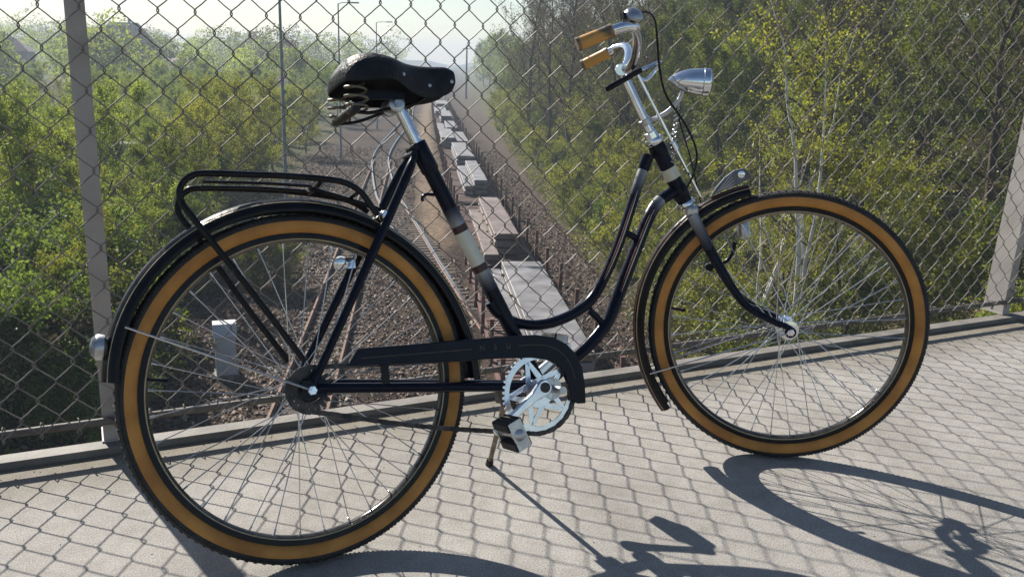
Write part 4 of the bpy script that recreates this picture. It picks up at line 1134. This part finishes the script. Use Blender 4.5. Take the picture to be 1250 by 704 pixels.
for i in range(9):
    mw = wagon(i, WY0 + i * WL)
    for (x, wd, y0, y1, zz, n, mk) in SLABS[i]:
        z = DECK_Z + 0.03
        nm = {'slab': 'grey steel slab', 'slabrust': 'rust-tinged steel slab'}[mk]
        wide = "wide" if wd > 1 else "narrow"
        for k in range(n):
            for q in range(4):                       # timber bearers under each slab
                yb = y0 + 1.0 + q * (y1 - y0 - 2.0) / 3 - WL / 2
                if i < 2:
                    t = MB(); t.box((x + (0.10 if wd < 1 else 0.0), yb, z + 0.035), (wd + 0.16, 0.10, 0.066)); to = t.build("timber_bearer", M['timber'], None, False)
                    to.matrix_basis = mw; tag(to, f"pale timber bearer under the {wide} slabs on the {ORD[i]} wagon from the bridge", "timber", "timber bearers on the wagons")
            z += 0.07
            dx, dy = rnd.uniform(-.03, .03), rnd.uniform(-.12, .12)
            b = MB(); th = 0.24
            b.box((x + dx, (y0 + y1) / 2 - WL / 2 + dy, z + th / 2), (wd, y1 - y0, th))
            so = b.build("steel_slab", M[mk], None, False); so.matrix_basis = mw
            bv = so.modifiers.new("bevel", 'BEVEL'); bv.width = 0.02; bv.segments = 1
            pos = "topmost" if k == n - 1 else ("lowest" if k == 0 else "middle")
            tag(so, (f"{pos} {wide} {nm} of its stack" if n > 1 else f"single {wide} {nm}") + f" on the {ORD[i]} wagon from the bridge", "steel slab", "steel slabs on the wagons")
            z += th

# ---- trackside cabinet, poles
def cabinet():
    P = on_z(277, 458, GZ)
    r_ = empty("trackside_cabinet", Matrix.Translation((float(P[0]), float(P[1]), GZ)) @ Matrix.Rotation(0.35, 4, 'Z'))
    tag(r_, "grey metal cabinet with a sloping top beside the rust-brown track", "cabinet")
    b = MB(); b.extrude([(-0.30, -0.30, 0.12), (0.30, -0.30, 0.12), (0.30, -0.30, 1.32), (-0.30, -0.30, 1.32)], (0, 0.6, 0)); b.build("housing", M['cabinet'], r_, False)
    b = MB(); b.extrude([(-0.34, -0.36, 1.33), (-0.34, 0.36, 1.33), (-0.34, 0.36, 1.66), (-0.34, -0.10, 1.66)], (0.68, 0, 0)); b.build("sloping_top", M['cabinet'], r_, False)
    b = MB(); b.box((0, 0, 0.05), (0.72, 0.72, 0.14)); b.build("plinth", M['plate'], r_, False)
    b = MB(); b.box((0, -0.306, 0.72), (0.50, 0.012, 1.08)); b.build("door", M['cabinet'], r_, False)
cabinet()
def lamp_mast(x, y, h, label, arm=1.2):
    r_ = empty("lamp_mast", Matrix.Translation((x, y, float(zg(x, y))))); tag(r_, label, "lamp mast", "yard lamp masts beside the tracks")
    b = MB(); b.tube([(0, 0, 0), (0, 0, 1.2), (0, 0, 1.25), (0, 0, h)], [0.13, 0.13, 0.10, 0.055], 10); b.build("mast", M['pole'], r_)
    b = MB(); b.tube([(0, 0, h), (arm * 0.3, 0, h + 0.1), (arm, 0, h + 0.12)], 0.035, 8); b.build("arm", M['pole'], r_)
    b = MB(); b.box((arm + 0.25, 0, h + 0.12), (0.75, 0.28, 0.12)); b.build("lantern", M['cabinet'], r_, False)
q = on_z(351.5, 300, GZ); lamp_mast(float(q[0]), float(q[1]), 14.5, "tall grey lamp mast rising nearest to the bridge among the shrubs")
q = on_z(416.4, 200, GZ); lamp_mast(float(q[0]), float(q[1]), 14.0, "grey lamp mast standing behind the bend of the bright rails")
q = on_z(460.5, 158, GZ); lamp_mast(float(q[0]), float(q[1]), 14.0, "slim far lamp mast beyond the bend of the bright rails", 1.5)
def wood_pole(px, py, h, label):
    q = on_z(px, py, GZ); r_ = empty("telegraph_pole", Matrix.Translation((float(q[0]), float(q[1]), float(zg(q[0], q[1]))))); tag(r_, label, "pole")
    b = MB(); b.tube([(0, 0, 0), (0, 0, h)], [0.26, 0.18], 10); b.build("shaft", M['woodpole'], r_)
    b = MB(); b.box((0, 0, h - 0.8), (2.2, 0.12, 0.14)); b.build("crossarm", M['woodpole'], r_, False)
wood_pole(569, 121, 13.0, "dark timber pole at the bend of the far track")

# ================================================================== VEGETATION
def leaf_quads(C, size, rs, droop=0.0):
    """one small folded-diamond quad per centre, random facing"""
    n = len(C)
    a = rs.normal(size=(n, 3)); a /= np.linalg.norm(a, axis=1)[:, None]
    b = rs.normal(size=(n, 3)); b -= a * (a * b).sum(1)[:, None]; b /= np.linalg.norm(b, axis=1)[:, None]
    s = size * rs.uniform(0.6, 1.35, (n, 1))
    V = np.stack([C - a * s, C + b * s * 0.55, C + a * s, C - b * s * 0.55], 1).reshape(-1, 3)
    return V, np.arange(4 * n).reshape(-1, 4)

class Tubes:
    """fast many-tube builder with three to six sides"""
    def __init__(self): self.V = []; self.Q = []; self.n = 0; self.mi = []
    def add(self, pts, rad, k=4, mi=0):
        P = np.asarray(pts, float); m = len(P); self.mi.append(np.full((m - 1) * k, mi))
        T = np.gradient(P, axis=0); T /= np.linalg.norm(T, axis=1)[:, None] + 1e-9
        ref = np.array([0.37, 0.81, 0.45]); A = np.cross(T, ref); A /= np.linalg.norm(A, axis=1)[:, None] + 1e-9; B = np.cross(T, A)
        t = np.arange(k) * 2 * math.pi / k
        R_ = np.asarray(rad, float)[:, None, None]
        V = P[:, None, :] + R_ * (np.cos(t)[None, :, None] * A[:, None, :] + np.sin(t)[None, :, None] * B[:, None, :])
        I = np.arange(m * k).reshape(m, k) + self.n
        J = np.roll(I, -1, 1)
        self.V.append(V.reshape(-1, 3)); self.Q.append(np.stack([I[:-1], J[:-1], J[1:], I[1:]], -1).reshape(-1, 4)); self.n += m * k
    def mesh(self, name, m):
        return quadmesh(name, np.concatenate(self.V), np.concatenate(self.Q), m, mi=np.concatenate(self.mi), smooth=True)

def make_tree(seed, H, cr, base, nlimb, leaves, lsize, bark, leafm, lean=0.05, stems=1, spread=0.35, tiplen=0.9, thick=1.0):
    """returns (trunk mesh, crown mesh): tapered stems, limbs, branches, twigs; leaves along the twigs"""
    rs = np.random.RandomState(seed)
    T = Tubes(); tips = []
    for st in range(stems):
        az0 = rs.uniform(0, 6.28); ln = lean if stems == 1 else rs.uniform(0.10, 0.28)
        hh = H * rs.uniform(0.85, 1.0) if stems > 1 else H
        zs = np.linspace(0, 1, 9)
        tx = np.cumsum(rs.normal(0, 0.012, 9)) * hh + math.cos(az0) * ln * hh * zs ** 1.3
        ty = np.cumsum(rs.normal(0, 0.012, 9)) * hh + math.sin(az0) * ln * hh * zs ** 1.3
        tr_ = np.stack([tx - tx[0], ty - ty[0], zs * hh], 1)
        r0 = 0.0135 * hh / (stems ** 0.4) * thick
        T.add(tr_, r0 * (1 - zs * 0.93) + 0.006, 6, 1)
        for i in range(nlimb // stems):
            f = base + (0.97 - base) * (i + rs.uniform(0, 1)) / (nlimb // stems)
            p0 = np.array([np.interp(f, zs, tr_[:, q]) for q in range(3)])
            az = i * 2.4 + rs.uniform(-.5, .5)
            prof = math.sin(math.pi * min(1, max(0.05, (f - base) / (1 - base)) ** 0.8 * 0.86 + 0.14)) 
            L = cr * (0.35 + 0.75 * prof) * rs.uniform(0.75, 1.15)
            el = R(20 + 45 * f + rs.uniform(-12, 12))
            d = np.array([math.cos(az) * math.cos(el), math.sin(az) * math.cos(el), math.sin(el)])
            t = np.linspace(0, 1, 5)[:, None]
            lp = p0 + d * L * t + np.array([0, 0, 0.18 * L]) * t ** 2 + rs.normal(0, 0.03 * L, (5, 3)) * t
            rl_ = r0 * (1 - f * 0.85) * 0.45
            T.add(lp, np.linspace(rl_, 0.006, 5), 4)
            nb = 5
            for j in range(nb):
                g = 0.25 + 0.75 * (j + rs.uniform(0, 1)) / nb
                b0 = np.array([np.interp(g, t[:, 0], lp[:, q]) for q in range(3)])
                bd = d + rs.normal(0, 0.6, 3) + np.array([0, 0, 0.25]); bd /= np.linalg.norm(bd)
                bl = L * 0.5 * rs.uniform(0.5, 1.1)
                bp_ = b0 + bd * bl * np.linspace(0, 1, 4)[:, None] + rs.normal(0, 0.04 * bl, (4, 3)) * np.linspace(0, 1, 4)[:, None]
                T.add(bp_, np.linspace(max(0.008, rl_ * 0.4), 0.004, 4), 3)
                for k in range(4):
                    c0 = bp_[1 + (k % 3)]
                    cd = bd + rs.normal(0, 0.8, 3) + np.array([0, 0, 0.3]); cd /= np.linalg.norm(cd); cl = tiplen * rs.uniform(0.4, 1.1)
                    c1 = c0 + cd * cl
                    T.add(np.array([c0, (c0 + c1) / 2 + rs.normal(0, 0.03, 3), c1]), [0.007, 0.005, 0.003], 3)
                    tips.append((c0, c1))
    tips = np.array(tips)
    # clumps: only some twigs are heavy with leaves so the crown has holes and dense spots
    wgt = rs.gamma(1.2, 1.0, len(tips)); wgt /= wgt.sum()
    idx = rs.choice(len(tips), leaves, p=wgt)
    f = rs.uniform(0.1, 1.15, (leaves, 1))
    C = tips[idx, 0] * (1 - f) + tips[idx, 1] * f + rs.normal(0, spread * 0.32, (leaves, 3))
    V, Q = leaf_quads(C, lsize, rs)
    ct = rs.uniform(0, 1, len(tips)); tint = np.clip(0.6 * ct[idx] + 0.4 * rs.uniform(0, 1, leaves), 0, 1)
    return T.mesh("trunk", [M["bark"], bark]), quadmesh("crown", V, Q, leafm, tint=np.repeat(tint, 4))

SPECIES = {
 'spring': [make_tree(11, 9.0, 2.7, 0.16, 26, 21562, 0.065, M['bark'], M['leafA'], tiplen=0.8), make_tree(12, 8.6, 2.5, 0.12, 26, 19405, 0.065, M['bark'], M['leafA'], stems=2, tiplen=0.8), make_tree(13, 9.2, 2.9, 0.2, 26, 17248, 0.068, M['bark'], M['leafA'], stems=3)],
 'olive': [make_tree(21, 11.0, 2.9, 0.15, 30, 21562, 0.068, M['bark'], M['leafB'], tiplen=0.9), make_tree(22, 10.5, 2.6, 0.10, 30, 18686, 0.068, M['bark'], M['leafB'], stems=2), make_tree(23, 11.5, 3.0, 0.2, 28, 15811, 0.071, M['bark'], M['leafB'], stems=3)],
 'yellow': [make_tree(31, 7.0, 2.4, 0.08, 26, 18686, 0.061, M['bark'], M['leafC'], stems=3, tiplen=0.7), make_tree(32, 8.0, 2.5, 0.12, 26, 15811, 0.064, M['bark'], M['leafC'], stems=2, tiplen=0.8)],
 'bare': [make_tree(41, 16.0, 3.8, 0.22, 34, 5750, 0.065, M['bark'], M['bud'], tiplen=1.4), make_tree(42, 15.0, 3.4, 0.2, 32, 7474, 0.065, M['bark'], M['bud'], stems=2, tiplen=1.3)],
 'birch': [make_tree(51, 12.5, 2.4, 0.30, 24, 5200, 0.055, M['birch'], M['leafC'], stems=3, tiplen=0.9, thick=0.95)],
 'blossom': [make_tree(61, 7.5, 2.6, 0.15, 24, 12937, 0.071, M['bark'], M['blossom'], stems=2)],
 'bush': [make_tree(71, 2.6, 1.5, 0.02, 24, 10061, 0.053, M['bark'], M['leafD'], stems=4, tiplen=0.45, spread=0.3), make_tree(72, 2.2, 1.4, 0.02, 24, 8623, 0.053, M['bark'], M['leafC'], stems=4, tiplen=0.45, spread=0.3), make_tree(73, 2.4, 1.5, 0.02, 24, 7187, 0.053, M['bark'], M['leafB'], stems=4, tiplen=0.5, spread=0.3), make_tree(74, 2.0, 1.5, 0.02, 24, 2070, 0.053, M['bark'], M['dry'], stems=5, tiplen=0.6, spread=0.3)],
}
NAMES = {'spring': 'leafy_tree', 'olive': 'woodland_tree', 'yellow': 'willow_tree', 'bare': 'bare_tree', 'birch': 'birch_tree', 'blossom': 'blossom_tree', 'bush': 'bush'}
TREES = []
def plant(kind, x, y, sc=1.0, label=None, group=None, variant=None, rot=None, dz=0.0):
    v = SPECIES[kind]; i = rnd.randrange(len(v)) if variant is None else variant
    tr_, cr_ = v[i]
    a = rnd.uniform(0, 6.28) if rot is None else rot
    s = sc
    mw = Matrix.Translation((x, y, float(zg(x, y)) - 0.08 + dz)) @ Matrix.Rotation(a, 4, 'Z') @ Matrix.Diagonal((s * rnd.uniform(.92, 1.1), s * rnd.uniform(.92, 1.1), s, 1))
    r_ = empty(NAMES[kind], mw)
    link("trunk", tr_, r_); link("crown", cr_, r_)
    hh = {'bare': 15.5, 'olive': 11, 'yellow': 7.5, 'spring': 9, 'birch': 12.5, 'blossom': 7.5, 'bush': 2.3}[kind] * s
    if group and kind != 'bush': label = ("tall " if hh > 10.5 and not label.startswith('tall') else "small " if hh < 6 else "") + label
    if group and kind == 'bush': label = {0: "dark green ", 1: "yellow-green ", 2: "olive ", 3: "dry brown "}[i] + label
    tag(r_, label, "bush" if kind == 'bush' else "tree", group)
    TREES.append((kind, x, y))
    return r_
def visible(x, y, m=3.0): return y > 12 and abs(x) < 0.60 * y + m
# --- right-hand wood
LB = {'olive': "olive green woodland tree in the wood beyond the train", 'yellow': "yellow-green young tree in the wood beyond the train", 'bare': "tall brown tree in bud in the wood beyond the train", 'spring': "pale green tree in the wood beyond the train", 'birch': "slender birch with several white stems in the wood"}
rw = random.Random(17)
for yy in np.arange(19, 150, 4.6):
    for dd in np.arange(9.0, 46, 4.2):
        y = yy + rw.uniform(-1.8, 1.8); d = dd + rw.uniform(-1.6, 1.6)
        x = float(xc(y)) + d
        if not visible(x, y, 1.5): continue
        if y > 60 and d > 30: continue
        pxx = 625 + 1080 * x / y
        if y < 30 and 900 < pxx < 1030: continue
        if dd < 9.5: kind = rw.choices(['olive', 'yellow', 'spring'], [3, 5, 1])[0]; sc = rw.uniform(0.45, 0.75)
        elif dd < 18: kind = rw.choices(['olive', 'yellow', 'spring', 'bare'], [5, 3, 1, 2.2])[0]; sc = rw.uniform(0.7, 1.0)
        else: kind = rw.choices(['olive', 'yellow', 'bare'], [6, 2, 2])[0]; sc = rw.uniform(0.85, 1.15)
        plant(kind, x, y, sc, LB[kind], "trees of the wood beyond the train")
for (px, y, sc) in ((640, 92, 1.15), (668, 84, 1.1), (690, 76, 1.05), (715, 70, 1.1), (745, 64, 1.0), (770, 60, 0.95), (655, 104, 1.2)):
    x = (px - 625) / 1080 * y; plant('bare', x, y, sc, LB['bare'], "trees of the wood beyond the train")
plant('birch', 26.5 * (978 - 625) / 1080, 26.5, 0.92, "many-stemmed birch with white bark standing in front of the wood", rot=0.6)
plant('birch', 27.5 * (938 - 625) / 1080, 27.5, 0.66, "small leaning birch with pale bark beside the many-stemmed birch", rot=2.2)
# --- trees along the far right of the line
for k in range(34):
    y = rw.uniform(125, 330); d = rw.uniform(11, 40)
    plant(rw.choices(['spring', 'yellow', 'olive'], [3, 3, 2])[0], float(xc(y)) + d, y, rw.uniform(1.1, 1.6), "hazy green tree beside the far bend of the line", "trees beside the far line")
# --- bushes at the foot of the wood
for y in np.arange(24, 120, 1.7):
    d = 4.6 + 0.038 * y + rw.uniform(-0.4, 2.6); x = float(xc(y)) + d
    if visible(x, y): plant('bush', x, float(y), rw.uniform(0.55, 1.1), "low bush at the foot of the wood beside the gravel", "bushes along the gravel strip", variant=rw.choice([0, 1, 1, 2, 2, 3]))
for k in range(46):
    y = rw.uniform(17, 48); d = rw.uniform(9, 30); x = float(xc(y)) + d
    if visible(x, y): plant('bush', x, y, rw.uniform(0.6, 1.3), "undergrowth bush among the trunks of the wood", "undergrowth bushes in the wood", variant=rw.choice([0, 2, 2, 3, 3, 1]))
# --- left-hand trees
LL = {'spring': "fresh green tree on the cabinet side of the tracks", 'yellow': "yellow-green willow on the cabinet side of the tracks", 'blossom': "pale blossoming tree among the green trees", 'olive': "olive tree on the cabinet side of the tracks", 'bare': "tree in bud on the cabinet side of the tracks"}
for yy in np.arange(22, 150, 5.0):
    for dd in np.arange(13.5, 75, 5.0):
        y = yy + rw.uniform(-2, 2); d = -(dd + rw.uniform(-1.8, 1.8)); x = float(xc(y)) + d
        if not visible(x, y, 2.0): continue
        if y > 45 and dd < 16: continue
        if 60 < y and dd > 55: continue
        if -17.5 < x < -12.5 and 36 < y < 58: continue
        if y < 30 and 190 < 625 + 1080 * x / y < 345: continue
        kind = rw.choices(['spring', 'yellow', 'blossom', 'olive'], [6, 2.2, 0.5, 0.8])[0]
        pxx = 625 + 1080 * x / y
        sc = rw.uniform(0.72, 1.0) * (0.70 if dd < 18 else 1.0) * float(np.interp(y, [20, 38, 50, 90, 150], [0.95, 0.92, 0.62, 0.62, 0.9]))
        if 150 < pxx < 210 and y < 75: sc = min(sc, 0.5)
        if y > 45 and rw.random() < 0.25: continue
        plant(kind, x, y, sc, LL[kind], "trees on the cabinet side of the tracks")
for (px, y, sc) in ((262, 56, 0.88), (305, 62, 0.86), (238, 50, 0.78), (330, 74, 0.76), (370, 88, 0.7)):
    x = (px - 625) / 1080 * y; plant('yellow', x, y, sc, LL['yellow'], "trees on the cabinet side of the tracks")
for k in range(60):
    y = rw.uniform(19.5, 75); d = -rw.uniform(10.5, 24) - 0.06 * y; x = float(xc(y)) + d
    if visible(x, y) and not (y < 30 and 175 < 625 + 1080 * x / y < 330): plant('bush', x, y, rw.uniform(0.6, 1.25), "dense bush at the edge of the cabinet-side trees", "bushes on the cabinet side", variant=rw.choice([0, 0, 1, 2, 3]))
for k in range(44):
    px, py = rw.uniform(-10, 140), rw.uniform(395, 560); q = on_z(px, py, GZ)
    plant('bush', float(q[0]), float(q[1]), rw.uniform(0.7, 1.35), "leafy bush below the fence on the cabinet side", "bushes below the fence", variant=rw.choice([0, 0, 0, 2, 3]))
for k in range(26):
    px, py = rw.uniform(205, 345), rw.uniform(285, 375); q = on_z(px, py, GZ)
    plant('bush', float(q[0]), float(q[1]), rw.uniform(0.4, 0.8), "scrubby bush on the bank behind the grey cabinet", "scrub behind the cabinet", variant=rw.choice([3, 3, 3, 2, 1]))
# --- low growth that nobody could count
def undergrowth():
    rs = np.random.RandomState(9); n = 130000
    y = 17 + 120 * rs.uniform(0, 1, n) ** 1.4; side = rs.uniform(size=n) < 0.62
    d = np.where(side, 3.3 + 0.032 * y + rs.gamma(1.5, 2.8, n), -(10.0 + 0.05 * y + rs.gamma(1.8, 4.0, n)))
    cl = np.sin(d * 1.9 + 3 * np.sin(y * 0.7)) * np.sin(y * 1.3 + 2 * np.sin(d * 0.6)) + rs.normal(0, 0.5, n)
    keep = cl > -0.1; y, d = y[keep], d[keep]
    x = xc(y) + d; k = np.abs(x) < 0.62 * y + 2; x, y = x[k], y[k]
    z = zg(x, y) + rs.uniform(0.02, 1.0, len(x)) ** 2.2 * 0.55
    V, Q = leaf_quads(np.stack([x, y, z], 1), 0.075, rs)
    tint = np.repeat(rs.uniform(0, 1, len(x)), 4); mi = (rs.uniform(size=len(x)) < 0.42).astype(int)
    o = link("undergrowth", quadmesh("undergrowth", V, Q, [M['leafB'], M['dry']], tint=tint, mi=mi)); tag(o, "low weeds and dry brush on the ground under the trees", "undergrowth", kind="stuff")
undergrowth()
def forest():
    rs = np.random.RandomState(5); Vs, Qs, Ts, Ms = [], [], [], []; off = 0
    for k in range(620):
        y = 150 + 650 * rs.uniform() ** 1.5; x = rs.uniform(-0.66, 0.66) * y
        d = x - float(xc(y))
        if -26 < d < 14: continue
        h = rs.uniform(8, 12.5) * (1.0 if y < 230 else 1.4 if y < 420 else 1.9) * (1.2 if x < -0.40 * y else 1.0); r_ = h * rs.uniform(0.30, 0.42); n = 850 if y < 350 else 380
        a = rs.normal(size=(n, 3)); a /= np.linalg.norm(a, axis=1)[:, None]
        lob = 1 + 0.25 * np.sin(a[:, 0] * 4 + k) * np.sin(a[:, 2] * 5 + 2 * k)
        C = a * np.array([r_, r_, h * 0.42]) * (lob * rs.uniform(0.62, 1.0, n) ** 0.6)[:, None] + np.array([x, y, float(zg(x, y)) + h * 0.56])
        V, Q = leaf_quads(C, 0.33 if y < 350 else 0.55, rs)
        Vs.append(V); Qs.append(Q + off); off += len(V); Ts.append(np.repeat(np.clip(rs.uniform(0, 1) * 0.6 + 0.4 * rs.uniform(0, 1, n), 0, 1), 4))
        Ms.append(np.full(n, rs.choice([0, 1, 2, 3], p=[0.46, 0.28, 0.23, 0.03])))
    o = link("forest", quadmesh("forest", np.concatenate(Vs), np.concatenate(Qs), [M['leafA'], M['leafB'], M['bud'], M['blossom']], tint=np.concatenate(Ts), mi=np.concatenate(Ms)))
    tag(o, "hazy far-off wood filling the horizon behind the tracks", "forest", kind="stuff")
forest()
# --- far houses
def house(px, y, wd, dp, eave, ridge, label, rot=0.2, hip=True):
    x = (px - 625) / 1080 * y; z = float(zg(x, y))
    r_ = empty("house", Matrix.Translation((x, y, z)) @ Matrix.Rotation(rot, 4, 'Z')); tag(r_, label, "house")
    b = MB(); b.box((0, 0, eave / 2), (wd, dp, eave)); b.build("wall", M['plaster'], r_, False)
    a, c = wd / 2 + 0.5, dp / 2 + 0.5; k = wd * 0.27 if hip else a
    b = MB(); b.add([(-a, -c, eave + .02), (a, -c, eave + .02), (a, c, eave + .02), (-a, c, eave + .02), (-k, 0, ridge), (k, 0, ridge)], [(0, 1, 5, 4), (1, 2, 5), (2, 3, 4, 5), (3, 0, 4), (0, 3, 2, 1)])
    rf = b.build("roof", M['roof'], r_, False)
    b = MB(); b.box((wd * 0.1, 0.4, ridge + 0.2), (0.8, 0.8, 1.8)); b.build("chimney", M['roof'], rf, False)
    for fl in range(int(eave // 3)):
        for q in range(4):
            b = MB(); b.box(((q - 1.5) * wd / 4.4, -dp / 2 - 0.02, 1.7 + 3 * fl), (1.2, 0.08, 1.4)); b.build("window", M['pane'], r_, False)
house(160, 310, 17.0, 11.0, 11.5, 18.0, "large far house with a hipped roof showing above the trees", 0.15)
house(8, 200, 13.0, 8.0, 8.0, 11.0, "low house with a dark roof at the edge of the trees", 0.3)
def shed(px, py, y):
    x = (px - 625) / 1080 * y; z = float(zg(x, y))
    r_ = empty("shed", Matrix.Translation((x, y, z)) @ Matrix.Rotation(0.5, 4, 'Z')); tag(r_, "small pale flat-roofed shed glimpsed between the green trees", "shed")
    b = MB(); b.box((0, 0, 1.1), (4.2, 3.0, 2.2)); b.build("wall", M['plaster'], r_, False)
    b = MB(); b.box((0, 0, 2.28), (4.7, 3.5, 0.14)); b.build("roof", M['cabinet'], r_, False)
    b = MB(); b.box((0.6, -1.52, 0.98), (0.9, 0.06, 1.95)); b.build("door", M['pane'], r_, False)
shed(184, 175, 68)
# --- haze
b = MB(); b.box((0, 745, 7.6), (2000, 1620, 36.0))
hz = b.build("haze", [], None, False)
hm = bpy.data.materials.new("haze"); hm.use_nodes = True; nt = hm.node_tree
nt.nodes.remove(nt.nodes["Principled BSDF"])
pv = nt.nodes.new("ShaderNodeVolumePrincipled"); pv.inputs["Color"].default_value = (0.72, 0.85, 1.0, 1); pv.inputs["Density"].default_value = 0.0009; pv.inputs["Anisotropy"].default_value = 0.05
nt.links.new(pv.outputs[0], nt.nodes["Material Output"].inputs["Volume"])
hz.data.materials.append(hm)
tag(hz, "pale spring haze over the railway and far woods", "haze", kind="stuff")
print("trees", len(TREES))
